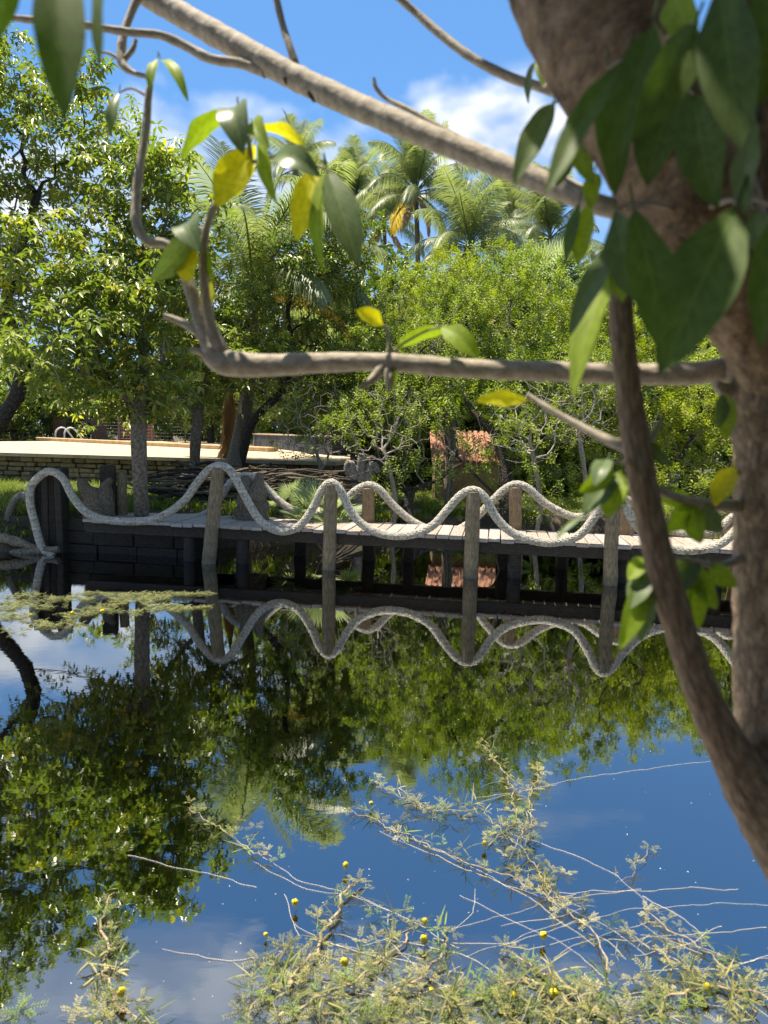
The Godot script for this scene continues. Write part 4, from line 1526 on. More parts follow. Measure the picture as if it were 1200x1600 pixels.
# ---------------------------------------------------------------- weeds on the water
func weed_sprig(r: RandomNumberGenerator, n: int) -> ArrayMesh:
	var b := Buf.new()
	for st in n:
		var a := TAU * st / n + r.randf_range(-0.5, 0.5)
		var rise := r.randf_range(0.15, 0.9)
		var d := Vector3(cos(a), rise, sin(a)).normalized()
		var l := r.randf_range(0.035, 0.07)
		var sd := Vector3(-sin(a), 0, cos(a))
		b.tube(PackedVector3Array([Vector3.ZERO, d * l * 0.5, d * l + Vector3(0, -l * 0.2, 0)]), PackedFloat32Array([0.0012, 0.001, 0.0006]), 3, false)
		for k in 6:
			var u := 0.25 + 0.75 * k / 5.0
			var p := d * l * u + Vector3(0, -l * 0.2 * u * u, 0)
			for s in [-1.0, 1.0]:
				var q: Vector3 = (sd * s + d * 0.55 + Vector3(0, r.randf_range(-0.1, 0.35), 0)).normalized()
				var wd := q.cross(Vector3.UP).normalized() * 0.0018
				var ll := r.randf_range(0.011, 0.018)
				var nn := Vector3(r.randf_range(-0.2, 0.2), 1, r.randf_range(-0.2, 0.2)).normalized()
				var i0 := b.put(p, nn)
				b.put(p + q * ll * 0.5 - wd, nn)
				b.put(p + q * ll * 0.5 + wd, nn)
				b.put(p + q * ll, nn)
				b.tri(i0, i0 + 2, i0 + 1)
				b.tri(i0 + 1, i0 + 2, i0 + 3)
	return b.mesh(M.weed)


func blade_tuft(r: RandomNumberGenerator) -> ArrayMesh:
	var b := Buf.new()
	for k in 7:
		var a := TAU * k / 7.0 + r.randf_range(-0.5, 0.5)
		var d := Vector3(cos(a), r.randf_range(0.2, 1.3), sin(a)).normalized()
		leaf_quad(b, Vector3(r.randf_range(-0.01, 0.01), 0, r.randf_range(-0.01, 0.01)), d, Vector3(-sin(a), r.randf_range(-0.4, 0.4), cos(a)).normalized(), r.randf_range(0.025, 0.06), r.randf_range(0.0022, 0.0042), r.randf_range(0.0, 1.2))
	return b.mesh(M.weed)


func build_weeds() -> void:
	var r := seeded(8)
	var sm := [weed_sprig(r, 3), weed_sprig(r, 4), blade_tuft(r)]
	var lo := Color(0.45, 0.5, 0.5)
	var hi := Color(1.2, 1.15, 1.05)
	# runners: [label, radius, sprigs per metre, points in the picture]
	var runs := [
		["thick tan weed stem rising left of centre above the bottom mat", 0.0075, 60, [[575, 1378], [545, 1400], [520, 1440], [490, 1490], [452, 1545]]],
		["pinkish weed stem in the isolated tuft at the lower left", 0.006, 70, [[178, 1405], [163, 1440], [168, 1490], [160, 1530], [185, 1570], [215, 1605]]],
		["upper leafy weed runner across the reflection of the trees", 0.0055, 70, [[578, 1222], [640, 1250], [690, 1268], [745, 1268]]],
		["long leafy weed runner below the upper one, sloping down right", 0.005, 45, [[540, 1262], [600, 1290], [660, 1320], [740, 1355], [820, 1385], [880, 1430]]],
		["leafy weed runner hanging from the tree reflection at the right of centre", 0.005, 60, [[752, 1168], [785, 1205], [805, 1245], [800, 1290], [760, 1320]]],
		["second leafy runner right of centre crossing the pale threads", 0.005, 55, [[845, 1195], [828, 1240], [835, 1275], [815, 1310]]],
		["weed runner in the dense clump right of centre", 0.0055, 70, [[755, 1275], [790, 1310], [830, 1345], [862, 1395], [905, 1425]]],
		["weed stem curving down from the right clump to the bottom mat", 0.0055, 40, [[858, 1392], [905, 1440], [935, 1475], [945, 1520]]],
		["forked weed stem at the lower right", 0.0055, 55, [[1010, 1420], [1035, 1450], [1080, 1475], [1125, 1512], [1170, 1540]]],
		["weed stem at the right edge of the bottom mat", 0.005, 60, [[960, 1450], [1040, 1490], [1100, 1530], [1190, 1585]]],
		["weed runner over the left tree reflection", 0.0045, 45, [[290, 1262], [345, 1300], [385, 1325], [425, 1345]]],
		["slender bare shoot standing off the blue reflection, lower right", 0.0022, 12, [[965, 1388], [980, 1370], [1005, 1345], [1015, 1330]]],
		["weed stem through the middle of the bottom mat", 0.006, 70, [[640, 1455], [610, 1490], [570, 1530], [500, 1560], [430, 1600]]],
		["weed stem from the centre to the bottom edge", 0.006, 70, [[700, 1450], [690, 1500], [640, 1540], [590, 1600]]],
		["weed stem along the bottom right of centre", 0.006, 70, [[780, 1490], [850, 1520], [900, 1560], [960, 1600]]],
		["weed stem arching over the bottom mat towards the right", 0.006, 70, [[700, 1590], [760, 1550], [820, 1535], [880, 1560], [900, 1605]]],
		["weed stem at the bottom right corner", 0.006, 70, [[1020, 1590], [1080, 1550], [1140, 1545], [1210, 1570]]],
		["weed stem at the left end of the bottom mat", 0.005, 60, [[455, 1480], [425, 1520], [410, 1570], [380, 1610]]],
	]
	var seen := []
	var tin := []
	for k in 3:
		seen.append([])
		tin.append([])
	var add := func(p: Vector3, s: float):
		var q := r.randi() % 3
		if q == 2:
			s *= r.randf_range(0.8, 2.3)
		var bs := Basis(Vector3.UP, r.randf() * TAU) * Basis(Vector3.RIGHT, r.randf_range(-0.5, 0.5))
		seen[q].append(Transform3D(bs.scaled(Vector3(s, s, s)), p))
		var c := lo.lerp(hi, r.randf())
		if r.randf() < 0.3:
			c = Color(c.r * 0.6, c.g * 0.9, c.b * 0.4)
		elif r.randf() < 0.2:
			c = Color(c.r * 1.35, c.g * 1.3, c.b * 1.6)
		if r.randf() < 0.22:
			c = Color(c.r * 0.35, c.g * 0.4, c.b * 0.45)
		tin[q].append(c)
	for q in runs:
		var pts := []
		var rads := []
		for z in q[3]:
			var w := on_level(z[0], z[1], 0.006)
			pts.append(w + Vector3(0, r.randf_range(0.0, 0.02), 0))
			rads.append(q[1] * r.randf_range(0.75, 1.1))
		rads[0] *= 0.5
		var s := smooth(pts, rads, 0.025)
		for i in s[0].size():
			s[0][i] += sphere_dir(r) * 0.004
		var b := Buf.new()
		var wig := FastNoiseLite.new()
		wig.seed = int(q[3][0][0])
		wig.frequency = 9.0
		for i in s[0].size():
			s[0][i] += Vector3(wig.get_noise_2d(s[0][i].x, s[0][i].z), 0, wig.get_noise_2d(s[0][i].z + 7.0, s[0][i].x)) * 0.03
			s[1][i] *= 0.45 if q[1] < 0.006 else 0.7
		b.tube(s[0], s[1], 6, true, 0.1)
		tag(part("weed_runner", b, M.stalk), q[0], "water weed", "runners of the floating weed")
		var acc := 0.0
		for i in range(1, s[0].size()):
			acc += s[0][i].distance_to(s[0][i - 1]) * q[2] * 0.5
			while acc > 0.0:
				acc -= 1.0
				add.call(s[0][i] + Vector3(r.randf_range(-0.03, 0.03), r.randf_range(0.0, 0.02), r.randf_range(-0.03, 0.03)), r.randf_range(0.45, 0.9))
	# pale threads lying on the water
	var th := Buf.new()
	var wob := FastNoiseLite.new()
	wob.seed = 17
	wob.frequency = 5.0
	wob.fractal_octaves = 3
	var lines := [
		[[395, 1325], [460, 1370], [540, 1395], [620, 1430]], [[400, 1345], [470, 1385], [560, 1400]], [[590, 1300], [700, 1345], [800, 1385], [900, 1425], [1010, 1490]], [[660, 1320], [760, 1365], [850, 1420], [930, 1480]],
		[[735, 1258], [850, 1228], [980, 1205], [1110, 1188]], [[740, 1248], [800, 1238], [870, 1226]], [[790, 1300], [880, 1330], [960, 1365], [1010, 1415]], [[860, 1395], [960, 1392], [1080, 1389], [1150, 1389]],
		[[850, 1405], [920, 1400], [1000, 1388]], [[745, 1390], [735, 1425], [700, 1455]], [[830, 1290], [810, 1310], [795, 1345]], [[440, 1400], [455, 1440], [470, 1460]], [[200, 1335], [300, 1360], [400, 1385]],
		[[560, 1400], [640, 1440], [720, 1480]], [[880, 1450], [960, 1425], [1060, 1415], [1200, 1412]], [[700, 1450], [800, 1425], [900, 1395]], [[250, 1480], [330, 1498], [395, 1500]], [[820, 1560], [920, 1570], [1010, 1590]],
		[[950, 1470], [1050, 1462], [1200, 1452]], [[720, 1400], [800, 1440], [880, 1475], [960, 1540]], [[1000, 1400], [1060, 1430], [1110, 1480]], [[600, 1470], [720, 1490], [820, 1545]],
	]
	for k in 46:
		var x := r.randf_range(420, 1180)
		var y := r.randf_range(1440, 1590)
		var l := r.randf_range(60, 190)
		var a := r.randf_range(-0.5, 0.7)
		lines.append([[x, y], [x + l * 0.5 * cos(a), y + l * 0.4 * sin(a) + r.randf_range(-12, 12)], [x + l * cos(a), y + l * 0.8 * sin(a)]])
	for q in lines:
		var pts := []
		var rads := []
		for z in q:
			pts.append(on_level(z[0], z[1], 0.002))
			rads.append(r.randf_range(0.0005, 0.0010))
		var s := smooth(pts, rads, 0.025)
		for i in s[0].size():
			s[0][i] += Vector3(wob.get_noise_2d(s[0][i].x, s[0][i].z), 0, wob.get_noise_2d(s[0][i].z + 7.0, s[0][i].x)) * 0.018
		th.tube(s[0], s[1], 4, false)
	tag(part("weed_threads", th, M.thread), "pale thread-like roots of the floating weed lying across the blue reflection", "water weed", "", "stuff")
	# leafy mats
	for q in [[560, 1560, 190, 62, 620], [700, 1590, 300, 36, 520], [820, 1555, 120, 45, 300], [1060, 1570, 150, 45, 380], [1130, 1520, 80, 30, 130], [650, 1265, 85, 26, 170], [700, 1300, 90, 40, 70], [835, 1355, 55, 40, 150], [800, 1300, 50, 30, 70], [560, 1430, 90, 35, 110], [640, 1470, 80, 35, 150], [500, 1510, 110, 40, 210], [175, 1520, 35, 70, 120], [200, 1590, 60, 22, 90], [60, 1590, 80, 14, 60], [900, 1560, 300, 40, 300], [360, 1300, 50, 22, 50], [1060, 1460, 60, 25, 40]]:
		for k in int(q[4] * (0.14 if q[1] > 1480 else 0.1)):
			var a := r.randf() * TAU
			var m := sqrt(r.randf())
			var p := on_level(q[0] + q[2] * m * cos(a), q[1] + q[3] * m * sin(a), 0.004)
			p.y += absf(r.randfn(0.0, 0.012))
			add.call(p, r.randf_range(0.4, 0.95))
	for k in 3:
		tag(scatter("weed_sprays", sm[k], seen[k], tin[k]), ["sparse three-leaved sprays of the floating weed near the viewer", "four-leaved sprays of the floating weed near the viewer", "narrow bladed tufts of the floating weed near the viewer"][k], "water weed", "floating weed sprays", "stuff")
	# the far mat along the left bank
	var fp := []
	var ft := []
	while fp.size() < 950:
		var x := r.randf_range(-30, 335)
		var edge := 990.0 - 48.0 * clampf(x / 320.0, 0, 1)
		var y := r.randf_range(926, edge + 8.0)
		var p := on_level(x, y, 0.0)
		if wob.get_noise_2d(p.x * 0.35, p.z * 0.5) + r.randf_range(-0.2, 0.2) < -0.12 + 0.5 * maxf(clampf((y - edge + 30.0) / 38.0, 0, 1), clampf((x - 230.0) / 105.0, 0, 1)):
			continue
		var s := r.randf_range(0.35, 0.85)
		fp.append(Transform3D(Basis(Vector3.UP, r.randf() * TAU).scaled(Vector3(s, s * 1.3, s)), p))
		ft.append(Color(0.35, 0.45, 0.35).lerp(Color(1.0, 1.05, 1.0), r.randf()))
	tag(scatter("weed_mat", weed_sprig(r, 5), fp, ft), "olive mat of floating weed in front of the left end of the boardwalk", "water weed", "", "stuff")
	build_flowers(r)
	# specks of litter afloat
	var sb := Buf.new()
	var c0 := sb.put(Vector3(0, 0.0015, 0), Vector3.UP)
	for k in 6:
		sb.put(Vector3(cos(k * TAU / 6) * 0.004, 0.0006, sin(k * TAU / 6) * 0.0026), Vector3.UP)
	for k in 6:
		sb.tri(c0, 1 + (k + 1) % 6, 1 + k)
	var sp := []
	var st := []
	for k in 230:
		var p := on_level(r.randf_range(-20, 1220), 930 + 660 * pow(r.randf(), 0.8), 0.001)
		var s := r.randf_range(0.2, 0.6) * (1.0 + 0.08 * absf(p.z))
		sp.append(Transform3D(Basis(Vector3.UP, r.randf() * TAU).scaled(Vector3(s, s, s * r.randf_range(0.5, 1.4))), p))
		st.append(Color(0.7, 0.65, 0.5).lerp(Color(1.3, 1.3, 1.25), r.randf()))
	tag(scatter("floating_litter", sb.mesh(M.speck), sp, st), "tiny pale specks and petals afloat on the pond", "litter", "", "stuff")


func build_flowers(r: RandomNumberGenerator) -> void:
	var puff := Buf.new()
	for k in 110:
		var d := sphere_dir(r)
		var sd := d.cross(Vector3(0.3, 1, 0.2)).normalized() * 0.0022
		var l := r.randf_range(0.0085, 0.0115)
		var i0 := puff.put(d * 0.002 - sd * 0.4, d)
		puff.put(d * 0.002 + sd * 0.4, d)
		puff.put(d * l + sd, d)
		puff.put(d * l - sd, d)
		puff.quad(i0, i0 + 1, i0 + 2, i0 + 3)
	var pm := puff.mesh(M.petal)
	var rows := [
		[540, 1352, 1.0, "yellow puff flower standing highest, above the tan stem"], [461, 1410, 1.0, "yellow puff flower alone at the left end of the bottom mat"], [580, 1255, 0.8, "small yellow puff flower on the upper leafy runner"],
		[757, 1318, 0.9, "yellow puff flower in the clump right of centre"], [664, 1440, 0.95, "upper one of two yellow puff flowers close together in mid mat"], [662, 1467, 1.0, "lower one of two yellow puff flowers close together in mid mat"],
		[538, 1503, 1.05, "yellow puff flower below the thick tan stem"], [849, 1461, 1.0, "yellow puff flower at the top edge of the mat right of centre"], [803, 1557, 1.0, "yellow puff flower near the bottom, left of a pair"],
		[866, 1552, 1.1, "yellow puff flower near the bottom, right of a pair"], [1105, 1543, 1.05, "yellow puff flower at the far right of the mat"], [190, 1550, 1.1, "yellow puff flower in the isolated tuft at the lower left"],
		[674, 1547, 0.7, "small half open yellow puff flower in the bottom mat"], [415, 1460, 0.6, "tiny faded orange flower bud left of the mat"],
		[160, 955, 1.6, "yellow flower on the olive mat before the boardwalk, right one"], [112, 958, 1.5, "yellow flower on the olive mat before the boardwalk, middle one"], [48, 962, 1.5, "yellow flower on the olive mat before the boardwalk, left one"],
	]
	for q in rows:
		var h: float = 0.03 * q[2]
		var top := on_level(q[0], q[1], h)
		var t := thing("yellow_flower", q[3], "flower", Vector3(top.x, 0, top.z), "yellow puff flowers of the water weed")
		var s: float = q[2] * 1.1
		shared("puff", pm, Transform3D(Basis(Vector3.UP, r.randf() * TAU).scaled(Vector3(s, s, s)), Vector3(0, h, 0)), t)
		var b := Buf.new()
		b.tube(PackedVector3Array([top - Vector3(-0.004, h + 0.003, 0), top - Vector3(-0.002, h * 0.5, 0), top]), PackedFloat32Array([0.0013, 0.0011, 0.001]), 5)
		part("stalk", b, M.weed, t)


# ---------------------------------------------------------------- the tree beside the viewer
var near_tree: Node3D
var near_noise := FastNoiseLite.new()


func near_branch(called: String, rows: Array, m := "near_bark", sides := 14, knots := 0.0, slim := 1.0) -> MeshInstance3D:
	# rows of [x, y, metres away, thickness in pixels]
	var ps := []
	var rs := []
	for q in rows:
		ps.append(at(q[0], q[1], q[2]))
		rs.append(q[3] * 0.5 / LENS * q[2] * slim)
	var s := smooth(ps, rs, 0.008)
	var acc := 0.0
	for i in s[0].size():
		if i:
			acc += s[0][i].distance_to(s[0][i - 1])
		var node := fposmod(acc + 0.013 * sin(acc * 40.0), 0.075) / 0.075
		s[1][i] *= 1.0 + knots * exp(-pow((node - 0.5) * 7.0, 2.0)) + 0.04 * near_noise.get_noise_1d(acc * 900.0)
	var b := Buf.new()
	b.tube(s[0], s[1], sides, true, 0.14, 0, 1.0, 0.0, 0.06, near_noise)
	return part(called, b, M[m], near_tree)


func near_leaf(rows: Array) -> void:
	# [x0, y0, x1, y1, metres away at the base, at the tip, width in pixels, material, turn of the blade, curl]
	var a := at(rows[0], rows[1], rows[4])
	var e := at(rows[2], rows[3], rows[5])
	var w: float = rows[6] * (0.74 if rows[7] == "leaf_deep" else 0.92) / LENS * (rows[4] + rows[5]) * 0.5
	var d := e - a
	var l := d.length()
	var x := d / l
	var eye := (EYE - (a + e) * 0.5).normalized()
	var side := x.cross(eye).normalized()
	side = side.rotated(x, rows[8])
	var nn := side.cross(x).normalized()
	if nn.y < -0.2:
		nn = -nn
		side = -side
	var b := Buf.new()
	var N := 14
	var W := 6
	for i in N + 1:
		var s := float(i) / N
		var ww := w * 0.5 * pow(sin(PI * pow(s, 0.98)), 0.8) * 0.88 + 0.0007
		var mid: Vector3 = a + d * s + nn * (l * rows[9] * sin(PI * s)) + Vector3.DOWN * l * 0.02 * s
		var slope: float = rows[9] * PI * cos(PI * s)
		for j in W + 1:
			var u := 2.0 * j / W - 1.0
			var fold := 0.22 * absf(u) * ww + 0.05 * w * sin(s * 15.0 + u * 2.0 + rows[0]) * absf(u)
			b.put(mid + side * u * ww + nn * fold, (nn - x * slope - side * 0.22 * signf(u) * minf(1.0, absf(u) * 3.0)).normalized(), Vector2(0.5 + 0.5 * u, s))
	# side x (-x) gives the facing, so wind accordingly
	for i in N:
		for j in W:
			var q := i * (W + 1) + j
			if side.cross(x).dot(nn) > 0.0:
				b.quad(q, q + 1, q + W + 2, q + W + 1)
			else:
				b.quad(q, q + W + 1, q + W + 2, q + 1)
	var back := a - d * 0.14 + Vector3(0, l * 0.05, 0)
	b.tube(PackedVector3Array([back, a - d * 0.05 + Vector3(0, l * 0.02, 0), a + d * 0.02]), PackedFloat32Array([w * 0.02 + 0.0006, w * 0.018 + 0.0005, w * 0.012]), 6, false)
	part("leaf", b, M[rows[7]], near_tree)


func build_near_tree() -> void:
	near_noise.seed = 12
	near_noise.frequency = 0.03
	var base := at(1330, 1900, 1.0)
	base.y = land(base.x, base.z)
	near_tree = thing("near_tree", "close tree at the right, its bare branches and big leaves framing the pond", "tree", base)
	near_branch("trunk", [[1620, 2150, 0.95, 200], [1480, 1700, 0.92, 190], [1330, 1420, 0.9, 180], [1258, 1250, 0.88, 172], [1230, 1100, 0.88, 156], [1226, 950, 0.88, 150], [1222, 700, 0.88, 142], [1205, 520, 0.88, 130], [1178, 350, 0.88, 100], [1170, 150, 0.9, 85], [1180, -120, 0.95, 80]], "old_bark", 22, 0.0)
	near_branch("limb", [[1255, 660, 0.88, 90], [1185, 520, 0.84, 120], [1090, 330, 0.8, 178], [1000, 150, 0.79, 205], [915, -10, 0.8, 215], [840, -190, 0.84, 210]], "old_bark", 20, 0.0)
	near_branch("stem", [[1290, 1390, 0.88, 150], [1205, 1275, 0.86, 105], [1142, 1175, 0.84, 66], [1100, 1090, 0.83, 54], [1058, 970, 0.82, 48], [1022, 840, 0.81, 45], [995, 700, 0.81, 43], [976, 560, 0.81, 38], [969, 440, 0.82, 35], [975, 350, 0.83, 31]], "old_bark", 16, 0.03)
	near_branch("branch", [[1000, 335, 0.84, 32], [930, 318, 0.87, 38], [850, 285, 0.92, 40], [760, 250, 0.97, 42], [650, 205, 1.03, 44], [540, 158, 1.1, 46], [440, 110, 1.16, 46], [340, 55, 1.22, 44], [240, -2, 1.28, 42], [140, -60, 1.32, 40]], "near_bark", 16, 0.05, 0.84)
	for q in [[484, 140, 1.13, 506, 150, 32], [556, 171, 1.09, 572, 178, 32], [445, 119, 1.15, 458, 126, 26]]:
		var k0 := at(q[0], q[1], q[2] - 0.006)
		var k1 := at(q[3], q[4], q[2] - 0.006)
		part("knot", log_shape([k0, (k0 + k1) * 0.5, k1], [q[5] * 0.3 / LENS, q[5] * 0.5 / LENS, q[5] * 0.3 / LENS], int(q[0]), 0.7), M.bark_dark, near_tree)
	near_branch("branch", [[1180, 568, 0.92, 44], [1090, 583, 0.93, 38], [980, 584, 0.95, 34], [850, 580, 0.97, 33], [720, 575, 1.0, 32], [600, 566, 1.02, 31], [500, 567, 1.05, 34], [410, 571, 1.07, 38], [350, 566, 1.08, 42], [325, 552, 1.08, 30]], "near_bark", 16, 0.06, 0.92)
	near_branch("branch", [[345, 568, 1.08, 34], [322, 525, 1.08, 26], [302, 465, 1.08, 20], [288, 425, 1.08, 17], [262, 384, 1.08, 15], [230, 376, 1.08, 16], [213, 345, 1.08, 15], [216, 280, 1.09, 14], [228, 200, 1.1, 12], [232, 150, 1.1, 11], [236, 122, 1.1, 7]], "near_bark", 12, 0.12)
	near_branch("branch", [[352, 566, 1.08, 30], [330, 510, 1.07, 17], [318, 430, 1.06, 13], [322, 360, 1.05, 12], [340, 315, 1.05, 12], [368, 285, 1.04, 11], [390, 255, 1.04, 9], [388, 215, 1.04, 6]], "near_bark", 12, 0.1)
	near_branch("twig", [[332, 548, 1.08, 18], [310, 520, 1.08, 14], [282, 503, 1.09, 11], [256, 493, 1.09, 8]], "near_bark", 10, 0.1)
	near_branch("twig", [[330, 560, 1.08, 20], [312, 549, 1.08, 10], [296, 547, 1.08, 6]], "near_bark", 8, 0.1)
	near_branch("twig", [[415, 112, 1.17, 20], [380, 100, 1.18, 16], [330, 92, 1.19, 15], [290, 72, 1.2, 14], [250, 55, 1.2, 13], [200, 50, 1.2, 12], [120, 38, 1.2, 11], [20, 28, 1.2, 10], [-60, 15, 1.2, 9]], "near_bark", 10, 0.1)
	near_branch("twig", [[222, -20, 1.25, 14], [205, 20, 1.24, 12], [193, 55, 1.23, 12], [190, 95, 1.22, 15], [205, 112, 1.21, 9], [230, 120, 1.2, 7]], "near_bark", 10, 0.15)
	near_branch("twig", [[192, 95, 1.22, 10], [207, 78, 1.22, 8], [212, 62, 1.22, 6]], "near_bark", 8, 0.1)
	near_branch("twig", [[190, 96, 1.22, 7], [172, 84, 1.22, 5], [150, 80, 1.22, 3]], "near_bark", 6, 0.1)
	near_branch("twig", [[466, 118, 1.15, 15], [455, 80, 1.15, 12], [442, 40, 1.16, 11], [430, -10, 1.16, 10]], "near_bark", 10, 0.1)
	near_branch("twig", [[1000, 205, 0.9, 14], [860, 142, 1.0, 14], [800, 122, 1.03, 15], [740, 92, 1.05, 13], [690, 55, 1.08, 13], [650, 20, 1.1, 11], [610, -15, 1.1, 10]], "near_bark", 10, 0.06)
	near_branch("twig", [[960, 320, 0.9, 10], [880, 278, 0.98, 8], [800, 250, 1.02, 7], [740, 225, 1.05, 7], [690, 200, 1.07, 8], [640, 172, 1.1, 8], [605, 155, 1.12, 7], [588, 138, 1.12, 7], [584, 122, 1.12, 5]], "near_bark", 8, 0.15)
	near_branch("twig", [[604, 566, 1.02, 26], [585, 590, 1.01, 16], [560, 608, 1.0, 5]], "near_bark", 8, 0.0)
	near_branch("twig", [[606, 568, 1.02, 18], [608, 595, 1.0, 13], [606, 612, 1.0, 4]], "near_bark", 8, 0.0)
	near_branch("twig", [[985, 702, 0.82, 22], [955, 690, 0.83, 15], [905, 665, 0.86, 12], [860, 640, 0.88, 10], [824, 616, 0.9, 6]], "near_bark", 10, 0.06)
	near_branch("twig", [[1000, 700, 0.82, 14], [1015, 690, 0.82, 11], [1028, 668, 0.82, 8], [1036, 648, 0.82, 3]], "near_bark", 8, 0.0)
	near_branch("twig", [[1010, 758, 0.82, 12], [1060, 778, 0.84, 14], [1110, 788, 0.86, 17], [1160, 792, 0.88, 24]], "near_bark", 10, 0.06)
	near_branch("twig", [[1165, 605, 0.9, 40], [1140, 612, 0.89, 30], [1118, 600, 0.88, 12]], "near_bark", 10, 0.0)
	near_branch("twig", [[1175, 860, 0.88, 16], [1145, 878, 0.87, 13], [1115, 884, 0.86, 10], [1085, 876, 0.85, 7]], "near_bark", 8, 0.06)
